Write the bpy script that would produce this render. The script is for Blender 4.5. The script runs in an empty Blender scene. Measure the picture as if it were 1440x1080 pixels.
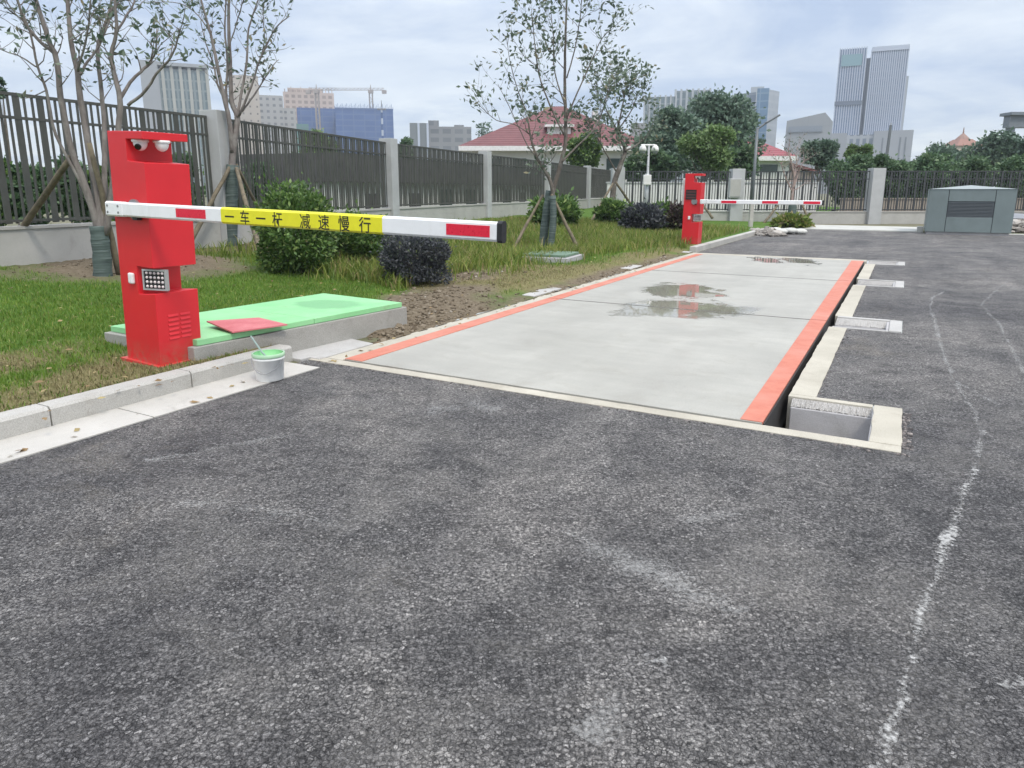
import bpy, bmesh, math, random
import numpy as np
from mathutils import Vector, Matrix, noise as mnoise

# ------------------------------------------------------------------ camera, world, sun
S = bpy.context.scene
C = S.collection
F_PX, CY_PX, HOR_PX, CAM_H = 976.0, 480.0, 268.0, 1.45
PITCH = math.atan((CY_PX - HOR_PX) / F_PX)
cam_d = bpy.data.cameras.new("camera")
cam_d.sensor_width = 36.0
cam_d.lens = F_PX / 1440 * 36.0
cam_d.shift_y = -(540 - CY_PX) / 1440.0
cam_d.clip_start, cam_d.clip_end = 0.05, 6000
cam = bpy.data.objects.new("camera", cam_d)
C.objects.link(cam)
cam.location = (0, 0, CAM_H)
cam.rotation_euler = (math.pi / 2 - PITCH, 0, 0)
S.camera = cam

SUN_EL, SUN_ROT = math.radians(56), math.radians(150)
world = bpy.data.worlds.new("World")
S.world = world
world.use_nodes = True
wn, wl = world.node_tree.nodes, world.node_tree.links
wn.clear()
w_out = wn.new("ShaderNodeOutputWorld")
w_bg = wn.new("ShaderNodeBackground")
w_bg.inputs["Strength"].default_value = 0.1
w_sky = wn.new("ShaderNodeTexSky")
w_sky.sky_type = "NISHITA"
w_sky.sun_disc = False
w_sky.sun_elevation, w_sky.sun_rotation = SUN_EL, SUN_ROT
w_tc = wn.new("ShaderNodeTexCoord")
w_sep = wn.new("ShaderNodeSeparateXYZ")
wl.new(w_tc.outputs["Generated"], w_sep.inputs[0])


def wmath(op, a, b=None, clamp=False):
    n = wn.new("ShaderNodeMath")
    n.operation, n.use_clamp = op, clamp
    for i, q in enumerate((a, b)):
        if q is None:
            continue
        if isinstance(q, (int, float)):
            n.inputs[i].default_value = q
        else:
            wl.new(q, n.inputs[i])
    return n.outputs[0]


zz = wmath("MAXIMUM", w_sep.outputs[2], 0.0)
den = wmath("ADD", zz, 0.09)
cx = wmath("DIVIDE", w_sep.outputs[0], den)
cyy = wmath("DIVIDE", w_sep.outputs[1], den)
w_cmb = wn.new("ShaderNodeCombineXYZ")
wl.new(cx, w_cmb.inputs[0])
wl.new(cyy, w_cmb.inputs[1])


def wnoise(scale, detail, rough, dist, off):
    mp = wn.new("ShaderNodeMapping")
    mp.inputs["Location"].default_value = off
    wl.new(w_cmb.outputs[0], mp.inputs[0])
    n = wn.new("ShaderNodeTexNoise")
    n.inputs["Scale"].default_value = scale
    n.inputs["Detail"].default_value = detail
    n.inputs["Roughness"].default_value = rough
    n.inputs["Distortion"].default_value = dist
    wl.new(mp.outputs[0], n.inputs["Vector"])
    return n.outputs["Fac"]


def wramp(fac, stops):
    r = wn.new("ShaderNodeValToRGB")
    el = r.color_ramp.elements
    while len(el) < len(stops):
        el.new(0.5)
    for e, (p, c) in zip(el, stops):
        e.position, e.color = p, (*c, 1)
    wl.new(fac, r.inputs[0])
    return r.outputs[0]


def wmix(fac, a, b, mode="MIX"):
    n = wn.new("ShaderNodeMix")
    n.data_type, n.blend_type = "RGBA", mode
    for s_, q in ((n.inputs[0], fac), (n.inputs[6], a), (n.inputs[7], b)):
        if isinstance(q, (int, float)):
            s_.default_value = q
        elif isinstance(q, tuple):
            s_.default_value = (*q, 1)
        else:
            wl.new(q, s_)
    return n.outputs[2]


n1 = wnoise(0.55, 7, 0.62, 0.6, (3.1, 1.7, 0))
n2 = wnoise(1.5, 6, 0.6, 0.4, (8.3, 4.2, 0))
big = wramp(n1, [(0.40, (0, 0, 0)), (0.60, (1, 1, 1))])
small = wramp(n2, [(0.3, (0, 0, 0)), (0.75, (1, 1, 1))])
grey = wmix(small, (2.8, 3.7, 5.4), (4.3, 5.1, 6.5))
white = wmix(small, (5.1, 5.75, 6.7), (7.0, 7.45, 7.9))
cloud = wmix(big, grey, white)
hz = wmath("POWER", wmath("SUBTRACT", 1.0, zz), 14.0)
hz = wmath("MULTIPLY", hz, 0.6)
cloud = wmix(hz, cloud, (6.9, 7.2, 6.9))
sky = wmix(0.85, w_sky.outputs[0], cloud)
# an overcast sky is brightest overhead
boost = wmath("ADD", wmath("MULTIPLY", wmath("MAXIMUM", wmath("SUBTRACT", zz, 0.22), 0.0), 3.0), 1.0)
w_b = wn.new("ShaderNodeVectorMath")
w_b.operation = "MULTIPLY"
wl.new(sky, w_b.inputs[0])
w_tint = wmix(wmath("MULTIPLY", wmath("SUBTRACT", boost, 1.0), 0.8, True), (1.0, 1.0, 1.0), (1.12, 1.0, 0.86))
w_bs = wn.new("ShaderNodeVectorMath")
w_bs.operation = "SCALE"
wl.new(w_tint, w_bs.inputs[0])
wl.new(boost, w_bs.inputs["Scale"])
wl.new(w_bs.outputs[0], w_b.inputs[1])
wl.new(w_b.outputs[0], w_bg.inputs[0])
wl.new(w_bg.outputs[0], w_out.inputs[0])

sun_d = bpy.data.lights.new("sun", "SUN")
sun_d.energy, sun_d.angle, sun_d.color = 1.5, math.radians(11), (1.0, 0.92, 0.80)
sun = bpy.data.objects.new("sun", sun_d)
C.objects.link(sun)
sv = Vector((math.sin(SUN_ROT) * math.cos(SUN_EL), math.cos(SUN_ROT) * math.cos(SUN_EL), math.sin(SUN_EL)))
sun.rotation_euler = sv.to_track_quat("Z", "Y").to_euler()

S.view_settings.view_transform = "Standard"
S.view_settings.look = "None"
S.view_settings.exposure = 0.57
S.view_settings.gamma = 1.0
S.render.engine = "CYCLES"
S.cycles.use_denoising = True
S.cycles.max_bounces = 6
S.cycles.transparent_max_bounces = 12

# ------------------------------------------------------------------ frames and helpers
rnd = random.Random(7)
TH = math.radians(29.15)                                   # road direction, right of the view axis
A0 = Vector((-1.459, 5.886, 0.0))                          # near left corner of the weighbridge
UD = Vector((math.sin(TH), math.cos(TH), 0))
VD = Vector((math.cos(TH), -math.sin(TH), 0))
COS_P, SIN_P = math.cos(PITCH), math.sin(PITCH)


def ray(px, py):
    a, b = (px - 720) / F_PX, -(py - CY_PX) / F_PX
    return Vector((a, COS_P + b * SIN_P, -SIN_P + b * COS_P))


def W(px, py, Y):
    d = ray(px, py)
    return Vector((0, 0, CAM_H)) + d * (Y / d.y)


def to_uv(p):
    d = Vector((p[0], p[1], 0)) - A0
    return d.dot(UD), d.dot(VD)


def from_uv(u, v, z=0.0):
    p = A0 + UD * u + VD * v
    return Vector((p.x, p.y, z))


def sstep(t):
    t = min(1.0, max(0.0, t))
    return t * t * (3 - 2 * t)


MOUNDS = []                                                # (u, v, radius_u, radius_v, height)


def fence_v(u):
    return -7.2 - 0.155 * (u - 1)


def lawn_z(u, v, fine=True):
    edge = -0.45 if u < -0.2 or u > 13.2 else -0.15
    base = 0.118
    if -0.2 < u < 13.2:
        near = sstep((1.0 - u) / 0.3)
        base = 0.012 - 0.03 * near + (0.10 + 0.03 * near) * sstep((-v - 0.2 - 0.85 * near) / 0.8)
    t = (-v - 1.2) / max(0.5, (-fence_v(u) - 1.2))
    z = base + 0.26 * sstep(t)
    for (mu, mv, ru, rv, h) in MOUNDS:
        q = ((u - mu) / ru) ** 2 + ((v - mv) / rv) ** 2
        if q < 1:
            z += h * (1 - q) ** 1.5
    if fine and v < -0.7:
        k = min(1, (-v - 0.7) / 0.8)
        z += k * 0.035 * mnoise.noise(Vector((u * 0.9, v * 0.9, 0))) + k * 0.012 * mnoise.noise(Vector((u * 4, v * 4, 3)))
    return z


def ground_z(u, v):
    if v < -0.2 and -25 < u < 60:
        return lawn_z(u, v)
    return 0.0


def G(px, py, z=None):
    """the point where a sight line meets the ground (or a level z)"""
    d = ray(px, py)
    o = Vector((0, 0, CAM_H))
    if z is not None:
        return o + d * ((z - CAM_H) / d.z)
    zz_ = 0.15
    p = o
    for _ in range(12):
        p = o + d * ((zz_ - CAM_H) / d.z)
        u, v = to_uv(p)
        zz_ = 0.5 * zz_ + 0.5 * ground_z(u, v)
    p.z = zz_
    return p


class MB:
    def __init__(self):
        self.v, self.f = [], []

    def add(self, vs, fs):
        b = len(self.v)
        self.v.extend([tuple(p) for p in vs])
        self.f.extend([tuple(b + i for i in f) for f in fs])
        return self

    def box(self, x0, x1, y0, y1, z0, z1, m=None):
        vs = [Vector(p) for p in ((x0, y0, z0), (x1, y0, z0), (x1, y1, z0), (x0, y1, z0),
                                  (x0, y0, z1), (x1, y0, z1), (x1, y1, z1), (x0, y1, z1))]
        if m is not None:
            vs = [m @ p for p in vs]
        return self.add(vs, [(0, 3, 2, 1), (4, 5, 6, 7), (0, 1, 5, 4), (1, 2, 6, 5), (2, 3, 7, 6), (3, 0, 4, 7)])

    def quad(self, a, b, c, d):
        return self.add([a, b, c, d], [(0, 1, 2, 3)])

    def prism(self, poly, z0, z1):
        n = len(poly)
        vs = [(x, y, z0) for x, y in poly] + [(x, y, z1) for x, y in poly]
        fs = [tuple(range(n - 1, -1, -1)), tuple(range(n, 2 * n))]
        fs += [(i, (i + 1) % n, n + (i + 1) % n, n + i) for i in range(n)]
        return self.add(vs, fs)

    def tube(self, pts, radii, n=7, cap=True):
        pts = [Vector(p) for p in pts]
        if not hasattr(radii, "__len__"):
            radii = [radii] * len(pts)
        b = len(self.v)
        ref = None
        for i, p in enumerate(pts):
            t = (pts[min(i + 1, len(pts) - 1)] - pts[max(i - 1, 0)])
            t = t.normalized() if t.length > 1e-9 else Vector((0, 0, 1))
            if ref is None:
                ref = Vector((1, 0, 0)) if abs(t.x) < 0.8 else Vector((0, 1, 0))
            s = t.cross(ref)
            s = s.normalized() if s.length > 1e-6 else Vector((0, 1, 0))
            ref = s.cross(t).normalized()
            for k in range(n):
                a = 2 * math.pi * k / n
                self.v.append(tuple(p + (ref * math.cos(a) + s * math.sin(a)) * radii[i]))
        for i in range(len(pts) - 1):
            for k in range(n):
                k2 = (k + 1) % n
                self.f.append((b + i * n + k, b + (i + 1) * n + k, b + (i + 1) * n + k2, b + i * n + k2))
        if cap:
            self.f.append(tuple(b + k for k in range(n)))
            e = b + (len(pts) - 1) * n
            self.f.append(tuple(e + n - 1 - k for k in range(n)))
        return self

    def lathe(self, prof, n=24, c=(0, 0, 0)):
        b = len(self.v)
        for r, z in prof:
            for k in range(n):
                a = 2 * math.pi * k / n
                self.v.append((c[0] + r * math.cos(a), c[1] + r * math.sin(a), c[2] + z))
        for i in range(len(prof) - 1):
            for k in range(n):
                k2 = (k + 1) % n
                self.f.append((b + i * n + k, b + i * n + k2, b + (i + 1) * n + k2, b + (i + 1) * n + k))
        return self

    def ball(self, c, r, n=14, m=8, sz=1.0, z_from=-1.0, z_to=1.0):
        prof = []
        a0, a1 = math.asin(z_from), math.asin(z_to)
        for i in range(m + 1):
            a = a0 + (a1 - a0) * i / m
            prof.append((max(1e-4, r * math.cos(a)), r * math.sin(a) * sz))
        return self.lathe(prof, n, c)

    def rock(self, c, r, rg, flat=0.7):
        b = len(self.v)
        t = (1 + 5 ** 0.5) / 2
        base = [(-1, t, 0), (1, t, 0), (-1, -t, 0), (1, -t, 0), (0, -1, t), (0, 1, t), (0, -1, -t), (0, 1, -t),
                (t, 0, -1), (t, 0, 1), (-t, 0, -1), (-t, 0, 1)]
        fs = [(0, 11, 5), (0, 5, 1), (0, 1, 7), (0, 7, 10), (0, 10, 11), (1, 5, 9), (5, 11, 4), (11, 10, 2),
              (10, 7, 6), (7, 1, 8), (3, 9, 4), (3, 4, 2), (3, 2, 6), (3, 6, 8), (3, 8, 9), (4, 9, 5), (2, 4, 11),
              (6, 2, 10), (8, 6, 7), (9, 8, 1)]
        a = rg.uniform(0, 6.28)
        ca, sa = math.cos(a), math.sin(a)
        ex = rg.uniform(0.7, 1.4)
        for x, y, z in base:
            k = r / 1.9 * rg.uniform(0.7, 1.2)
            x, y, z = x * k * ex, y * k, z * k * flat
            self.v.append((c[0] + x * ca - y * sa, c[1] + x * sa + y * ca, c[2] + z))
        self.f.extend([(b + i, b + j, b + k) for i, j, k in fs])
        return self

    def build(self, name, mat, parent=None, origin=None, world=False, smooth=False, bevel=0.0):
        vs = self.v
        if world and parent is not None:
            mi = pm(parent).inverted()
            vs = [tuple(mi @ Vector(p)) for p in vs]
        elif origin is not None:
            vs = [(p[0] - origin[0], p[1] - origin[1], p[2] - origin[2]) for p in vs]
        me = bpy.data.meshes.new(name)
        me.from_pydata(vs, [], self.f)
        me.update()
        if smooth:
            me.polygons.foreach_set("use_smooth", [True] * len(me.polygons))
        o = bpy.data.objects.new(name, me)
        C.objects.link(o)
        if mat is not None:
            me.materials.append(mat)
        if parent is not None:
            o.parent = parent
        elif origin is not None:
            o.location = origin
        if bevel:
            md = o.modifiers.new("bevel", "BEVEL")
            md.width, md.segments, md.limit_method = bevel, 2, "ANGLE"
        return o


def pm(o):
    m = Matrix.LocRotScale(o.location, o.rotation_euler, None)
    return pm(o.parent) @ m if o.parent else m


def tag(o, label, cat, group=None):
    o["label"], o["category"] = label, cat
    if group:
        o["group"] = group
    return o


def thing(name, label, cat, loc=(0, 0, 0), rot=(0, 0, 0), group=None):
    o = bpy.data.objects.new(name, None)
    o.empty_display_size = 0.1
    C.objects.link(o)
    o.location, o.rotation_euler = loc, rot
    return tag(o, label, cat, group)


def struct(o, kind="structure"):
    o["kind"] = kind
    return o


def in_road_frame(o):
    o.location = A0
    o.rotation_euler = (0, 0, -TH)
    return o


# ------------------------------------------------------------------ materials
class NT:
    def __init__(self, name):
        self.m = bpy.data.materials.new(name)
        self.m.use_nodes = True
        self.t = self.m.node_tree
        self.n, self.l = self.t.nodes, self.t.links
        self.b = self.n["Principled BSDF"]
        self.out = self.n["Material Output"]
        self._pos = self._obj = None

    def pos(self):
        if self._pos is None:
            self._pos = self.n.new("ShaderNodeNewGeometry")
        return self._pos.outputs["Position"]

    def obj(self):
        if self._obj is None:
            self._obj = self.n.new("ShaderNodeTexCoord")
        return self._obj.outputs["Object"]

    def put(self, s_, q):
        if q is None:
            return
        if isinstance(q, (int, float)):
            s_.default_value = q
        elif isinstance(q, tuple):
            s_.default_value = (*q, 1) if len(q) == 3 and s_.type == "RGBA" else q
        else:
            self.l.new(q, s_)

    def math(self, op, a, b=None, c=None, clamp=False):
        n = self.n.new("ShaderNodeMath")
        n.operation, n.use_clamp = op, clamp
        for i, q in enumerate((a, b, c)):
            self.put(n.inputs[i], q)
        return n.outputs[0]

    def map(self, vec, scale=(1, 1, 1), loc=(0, 0, 0), rot=(0, 0, 0)):
        n = self.n.new("ShaderNodeMapping")
        n.inputs["Scale"].default_value, n.inputs["Location"].default_value = scale, loc
        n.inputs["Rotation"].default_value = rot
        self.l.new(vec, n.inputs[0])
        return n.outputs[0]

    def noise(self, vec, scale, detail=4, rough=0.55, dist=0.0, out="Fac"):
        n = self.n.new("ShaderNodeTexNoise")
        n.inputs["Scale"].default_value, n.inputs["Detail"].default_value = scale, detail
        n.inputs["Roughness"].default_value, n.inputs["Distortion"].default_value = rough, dist
        self.l.new(vec, n.inputs["Vector"])
        return n.outputs[out]

    def voro(self, vec, scale, feature="F1", out="Distance", rand=1.0):
        n = self.n.new("ShaderNodeTexVoronoi")
        n.feature = feature
        n.inputs["Scale"].default_value = scale
        n.inputs["Randomness"].default_value = rand
        self.l.new(vec, n.inputs["Vector"])
        return n.outputs[out]

    def ramp(self, fac, stops):
        r = self.n.new("ShaderNodeValToRGB")
        el = r.color_ramp.elements
        while len(el) < len(stops):
            el.new(0.5)
        for e, (p, c) in zip(el, stops):
            if isinstance(c, (int, float)):
                c = (c, c, c)
            e.position, e.color = p, (*c, 1)
        self.put(r.inputs[0], fac)
        return r.outputs[0]

    def mix(self, fac, a, b, mode="MIX"):
        n = self.n.new("ShaderNodeMix")
        n.data_type, n.blend_type = "RGBA", mode
        self.put(n.inputs[0], fac)
        self.put(n.inputs[6], a)
        self.put(n.inputs[7], b)
        return n.outputs[2]

    def bump(self, h, strength=0.4, dist=0.01):
        n = self.n.new("ShaderNodeBump")
        n.inputs["Strength"].default_value, n.inputs["Distance"].default_value = strength, dist
        self.put(n.inputs["Height"], h)
        self.l.new(n.outputs[0], self.b.inputs["Normal"])
        return n

    def island(self):
        n = self.n.new("ShaderNodeNewGeometry")
        return n.outputs["Random Per Island"]

    def set(self, col=None, rough=None, metal=None, spec=None):
        self.put(self.b.inputs["Base Color"], col)
        self.put(self.b.inputs["Roughness"], rough)
        self.put(self.b.inputs["Metallic"], metal)
        self.put(self.b.inputs["Specular IOR Level"], spec)
        return self.m


def plain(name, col, rough=0.6, var=0.12, scale=6.0, bump=0.0, metal=0.0, stain=None, spec=0.5):
    """paint, metal, plastic or render with a little dirt and unevenness"""
    t = NT(name)
    f = t.noise(t.pos(), scale, 5, 0.6)
    lo = tuple(c * (1 - var) for c in col)
    hi = tuple(min(1, c * (1 + var)) for c in col)
    c = t.ramp(f, [(0.3, lo), (0.7, hi)])
    if stain:
        s_ = t.ramp(t.noise(t.map(t.pos(), (1, 1, 0.25)), scale * 0.6, 6, 0.7), [(0.52, 0.0), (0.75, 1.0)])
        c = t.mix(t.math("MULTIPLY", s_, 0.5), c, stain)
    r = t.math("ADD", t.math("MULTIPLY", f, 0.2), rough - 0.1)
    t.set(c, r, metal, spec)
    if bump:
        t.bump(t.noise(t.pos(), scale * 12, 3, 0.6), 0.5, bump)
    return t.m


MAT = {}
# asphalt: crushed stone in dark binder, dusty patches
t = NT("asphalt")
P = t.pos()
wp = t.noise(P, 70, 3, 0.6, out="Color")
Pw = t.mix(0.016, P, wp, "ADD")
ed = t.voro(Pw, 70, "DISTANCE_TO_EDGE")
cell = t.voro(Pw, 70, "F1", "Color")
sepn = t.n.new("ShaderNodeSeparateColor")
t.l.new(cell, sepn.inputs[0])
ed2 = t.voro(Pw, 150, "DISTANCE_TO_EDGE")
stone = t.ramp(sepn.outputs[0], [(0.0, (0.08, 0.079, 0.081)), (0.45, (0.19, 0.187, 0.187)), (0.8, (0.33, 0.326, 0.322)), (1.0, (0.66, 0.65, 0.64))])
gap = t.ramp(ed, [(0.01, 0.0), (0.16, 1.0)])
gap2 = t.ramp(ed2, [(0.02, 0.3), (0.24, 1.0)])
gapm = t.math("MULTIPLY", gap, gap2)
c1 = t.mix(gapm, (0.010, 0.010, 0.011), stone)
grain = t.noise(P, 62, 6, 0.80, 0.35)
c2 = t.ramp(grain, [(0.38, (0.010, 0.010, 0.010)), (0.46, (0.085, 0.084, 0.085)), (0.54, (0.28, 0.276, 0.274)), (0.64, (0.62, 0.61, 0.60))])
sel = t.ramp(t.noise(P, 9, 4, 0.7, 0.5), [(0.36, 0.1), (0.62, 0.75)])
c = t.mix(sel, c1, c2)
finer = t.ramp(t.noise(P, 330, 2, 0.6), [(0.3, (0.72, 0.72, 0.72)), (0.7, (1.28, 1.28, 1.28))])
c = t.mix(1.0, c, finer, "MULTIPLY")
big1 = t.ramp(t.noise(P, 0.42, 6, 0.62, 0.6), [(0.32, (0.62, 0.62, 0.65)), (0.5, (0.98, 0.975, 0.97)), (0.68, (1.38, 1.34, 1.29))])
c = t.mix(1.0, c, big1, "MULTIPLY")
mid = t.ramp(t.noise(t.map(P, (1, 1, 1), (4, 9, 0)), 2.6, 5, 0.65, 0.4), [(0.33, (0.72, 0.72, 0.73)), (0.68, (1.25, 1.24, 1.22))])
c = t.mix(1.0, c, mid, "MULTIPLY")
trk = t.ramp(t.noise(t.map(t.map(P, rot=(0, 0, 0.509)), (1.6, 0.10, 1)), 1.0, 5, 0.6, 0.2), [(0.36, (0.80, 0.80, 0.81)), (0.64, (1.12, 1.11, 1.10))])
c = t.mix(1.0, c, trk, "MULTIPLY")
oil = t.ramp(t.noise(t.map(P, loc=(2, 5, 0)), 1.1, 3, 0.5), [(0.70, 0.0), (0.80, 0.5)])
c = t.mix(oil, c, (0.03, 0.03, 0.031))
dust = t.ramp(t.noise(P, 1.3, 7, 0.7, 0.8), [(0.49, 0.0), (0.70, 1.0)])
dfine = t.ramp(t.noise(P, 60, 3, 0.7), [(0.4, 0.1), (0.62, 1.0)])
c = t.mix(t.math("MULTIPLY", t.math("MULTIPLY", dust, dfine), 0.62), c, (0.34, 0.325, 0.30))
tan = t.ramp(t.noise(t.map(P, (1, 1, 1), (7, 3, 0)), 0.7, 5, 0.65, 0.5), [(0.6, 0.0), (0.74, 1.0)])
c = t.mix(t.math("MULTIPLY", t.math("MULTIPLY", tan, dfine), 0.5), c, (0.30, 0.26, 0.19))
c = t.mix(1.0, c, (1.012, 1.0, 0.99), "MULTIPLY")
t.set(c, 0.72, 0, 0.35)
t.bump(t.math("ADD", t.math("MULTIPLY", gap, 0.6), t.math("ADD", t.math("MULTIPLY", sepn.outputs[1], 0.5), t.math("MULTIPLY", grain, 1.6))), 1.0, 0.009)
MAT["asphalt"] = t.m


def concrete(name, lo, hi, grain=0.12, rough=0.8, stain=(0.16, 0.15, 0.12), samt=0.4, bump=0.003):
    t = NT(name)
    P = t.pos()
    a = t.noise(P, 1.6, 6, 0.62, 0.3)
    c = t.ramp(a, [(0.3, lo), (0.7, hi)])
    s_ = t.ramp(t.noise(P, 4.5, 7, 0.7, 0.5), [(0.55, 0.0), (0.78, 1.0)])
    c = t.mix(t.math("MULTIPLY", s_, samt), c, stain)
    gn = t.noise(P, 160, 3, 0.6)
    c = t.mix(grain, c, t.ramp(gn, [(0.35, 0.05), (0.65, 0.8)]))
    t.set(c, rough, 0, 0.35)
    t.bump(t.math("ADD", gn, t.math("MULTIPLY", t.noise(P, 30, 4, 0.6), 1.5)), 0.5, bump)
    return t.m


MAT["kerb"] = concrete("kerb_stone", (0.34, 0.33, 0.30), (0.45, 0.435, 0.40), 0.18, stain=(0.22, 0.19, 0.14), samt=0.5)
MAT["gutter"] = concrete("gutter_concrete", (0.40, 0.385, 0.35), (0.52, 0.50, 0.46), 0.1)
MAT["border"] = concrete("border_concrete", (0.33, 0.30, 0.235), (0.50, 0.465, 0.38), 0.14, stain=(0.2, 0.165, 0.11), samt=0.5)
MAT["pit"] = concrete("pit_concrete", (0.33, 0.32, 0.325), (0.43, 0.42, 0.42), 0.08)
MAT["pit_rough"] = concrete("rough_mortar", (0.22, 0.205, 0.19), (0.38, 0.36, 0.33), 0.3, bump=0.01)
MAT["dark_void"] = plain("dark_pit_concrete", (0.05, 0.05, 0.052), 0.9, 0.3)  # near-black tone for the floor and wall of the slot
MAT["pad"] = concrete("pad_concrete", (0.34, 0.33, 0.315), (0.45, 0.44, 0.42), 0.12, stain=(0.22, 0.19, 0.15), samt=0.5)
MAT["base"] = concrete("chamber_concrete", (0.23, 0.225, 0.20), (0.35, 0.34, 0.31), 0.14, stain=(0.12, 0.105, 0.075), samt=0.6)
MAT["plinth"] = concrete("plinth_render", (0.35, 0.345, 0.325), (0.44, 0.435, 0.41), 0.06, samt=0.35)
MAT["pillar"] = concrete("pillar_render", (0.37, 0.38, 0.385), (0.45, 0.46, 0.465), 0.04, samt=0.15)
MAT["apron"] = concrete("apron_concrete", (0.40, 0.40, 0.37), (0.52, 0.52, 0.48), 0.08)

t = NT("red_powder_coat")
P = t.pos()
c = t.ramp(t.noise(P, 3, 4, 0.6), [(0.3, (0.58, 0.014, 0.022)), (0.7, (0.63, 0.017, 0.026))])
sz = t.n.new("ShaderNodeSeparateXYZ")
t.l.new(P, sz.inputs[0])
low = t.math("SUBTRACT", 1.0, t.math("MULTIPLY", t.math("SUBTRACT", sz.outputs[2], 0.1), 4.5), clamp=True)
gri = t.math("MULTIPLY", low, t.ramp(t.noise(P, 16, 6, 0.7), [(0.38, 0.0), (0.7, 0.8)]))
c = t.mix(gri, c, (0.26, 0.17, 0.11))
scf = t.ramp(t.noise(t.map(P, (1, 1, 0.2)), 9, 6, 0.75), [(0.62, 0.0), (0.74, 0.28)])
c = t.mix(scf, c, (0.42, 0.06, 0.06))
t.set(c, t.math("ADD", t.math("MULTIPLY", t.noise(P, 5, 5, 0.6), 0.3), 0.26), 0, 0.5)
RED = t.m
WHITE = plain("white_enamel", (0.78, 0.79, 0.80), 0.35, 0.04, 8, stain=(0.5, 0.48, 0.44))
WHITE_P = plain("white_plastic", (0.76, 0.75, 0.74), 0.4, 0.05, 10)
REFLECT_RED = plain("red_reflective_tape", (0.66, 0.012, 0.045), 0.3, 0.12, 90)
YELLOW = plain("yellow_reflective_tape", (0.74, 0.70, 0.02), 0.4, 0.05, 14)
BLACK = plain("black_rubber", (0.012, 0.012, 0.014), 0.5, 0.2)
INK = plain("black_print", (0.018, 0.016, 0.012), 0.6, 0.1)
LENS = plain("dark_lens", (0.006, 0.006, 0.007), 0.08, 0.1)
LED_W = plain("clear_led_lens", (0.62, 0.56, 0.56), 0.15, 0.1)
ALU = plain("brushed_aluminium", (0.50, 0.50, 0.52), 0.4, 0.08, 20, metal=0.6)
STEEL = plain("bolt_steel", (0.30, 0.30, 0.31), 0.4, 0.1, metal=0.7)
FENCE_M = plain("dark_bronze_fence_paint", (0.064, 0.066, 0.058), 0.5, 0.2, 3)
FENCE_F = plain("dark_fence_paint", (0.040, 0.044, 0.048), 0.5, 0.2, 3)
STAKE = plain("weathered_timber_pole", (0.15, 0.125, 0.085), 0.85, 0.4, 9, bump=0.006, stain=(0.06, 0.06, 0.035))
WRAP = None
t = NT("green_trunk_wrap")
z_ = t.math("ADD", t.math("MULTIPLY", t.noise(t.map(t.obj(), (2, 2, 30)), 1.2, 4, 0.6), 1.0), 0.0)
c = t.ramp(z_, [(0.3, (0.04, 0.06, 0.056)), (0.55, (0.08, 0.112, 0.104)), (0.75, (0.18, 0.22, 0.21))])
t.set(c, 0.7)
t.bump(z_, 0.8, 0.02)
WRAP = t.m


def bark(name, a, b_):
    t = NT(name)
    P = t.obj()
    f = t.noise(t.map(P, (1, 1, 0.3)), 14, 6, 0.65)
    s_ = t.ramp(t.noise(P, 6, 4, 0.6), [(0.5, 0.0), (0.7, 0.6)])
    c = t.mix(s_, t.ramp(f, [(0.3, a), (0.7, b_)]), (0.30, 0.29, 0.27))
    t.set(c, 0.85, 0, 0.3)
    t.bump(f, 0.6, 0.008)
    return t.m


BARK = bark("grey_brown_bark", (0.12, 0.105, 0.098), (0.27, 0.24, 0.225))
BARK_D = bark("dark_bark", (0.075, 0.065, 0.055), (0.17, 0.15, 0.13))


def leaf(name, stops, rough=0.5, trans=0.25):
    t = NT(name)
    c = t.ramp(t.island(), stops)
    n = t.ramp(t.noise(t.pos(), 0.9, 3, 0.6), [(0.3, 0.75), (0.7, 1.2)])
    c = t.mix(1.0, c, n, "MULTIPLY")
    t.set(c, rough, 0, 0.4)
    tr = t.n.new("ShaderNodeBsdfTranslucent")
    t.l.new(c, tr.inputs[0])
    mx = t.n.new("ShaderNodeMixShader")
    mx.inputs[0].default_value = trans
    t.l.new(t.b.outputs[0], mx.inputs[1])
    t.l.new(tr.outputs[0], mx.inputs[2])
    t.l.new(mx.outputs[0], t.out.inputs[0])
    return t.m


LEAF = leaf("magnolia_leaf", [(0.0, (0.075, 0.115, 0.08)), (0.5, (0.13, 0.18, 0.125)), (0.9, (0.19, 0.235, 0.175)), (1.0, (0.33, 0.28, 0.17))])
LEAF_BUSH = leaf("glossy_shrub_leaf", [(0.0, (0.044, 0.094, 0.022)), (0.55, (0.088, 0.163, 0.040)), (0.9, (0.150, 0.237, 0.062)), (1.0, (0.250, 0.325, 0.100))])
LEAF_PURPLE = leaf("purple_shrub_leaf", [(0.0, (0.032, 0.037, 0.044)), (0.6, (0.071, 0.076, 0.087)), (0.92, (0.115, 0.127, 0.127)), (1.0, (0.115, 0.161, 0.081))])
LEAF_MAROON = leaf("maroon_shrub_leaf", [(0.0, (0.045, 0.03, 0.03)), (0.6, (0.085, 0.055, 0.055)), (1.0, (0.10, 0.12, 0.05))])
LEAF_FAR = leaf("far_tree_leaf", [(0.0, (0.061, 0.115, 0.059)), (0.6, (0.101, 0.176, 0.084)), (1.0, (0.162, 0.243, 0.115))])
LEAF_FAR_L = leaf("light_tree_leaf", [(0.0, (0.094, 0.163, 0.056)), (0.6, (0.150, 0.237, 0.081)), (1.0, (0.225, 0.300, 0.125))])
LEAF_FAR_B = leaf("bluish_tree_leaf", [(0.0, (0.077, 0.129, 0.092)), (0.6, (0.126, 0.196, 0.137)), (1.0, (0.196, 0.266, 0.196))])
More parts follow.
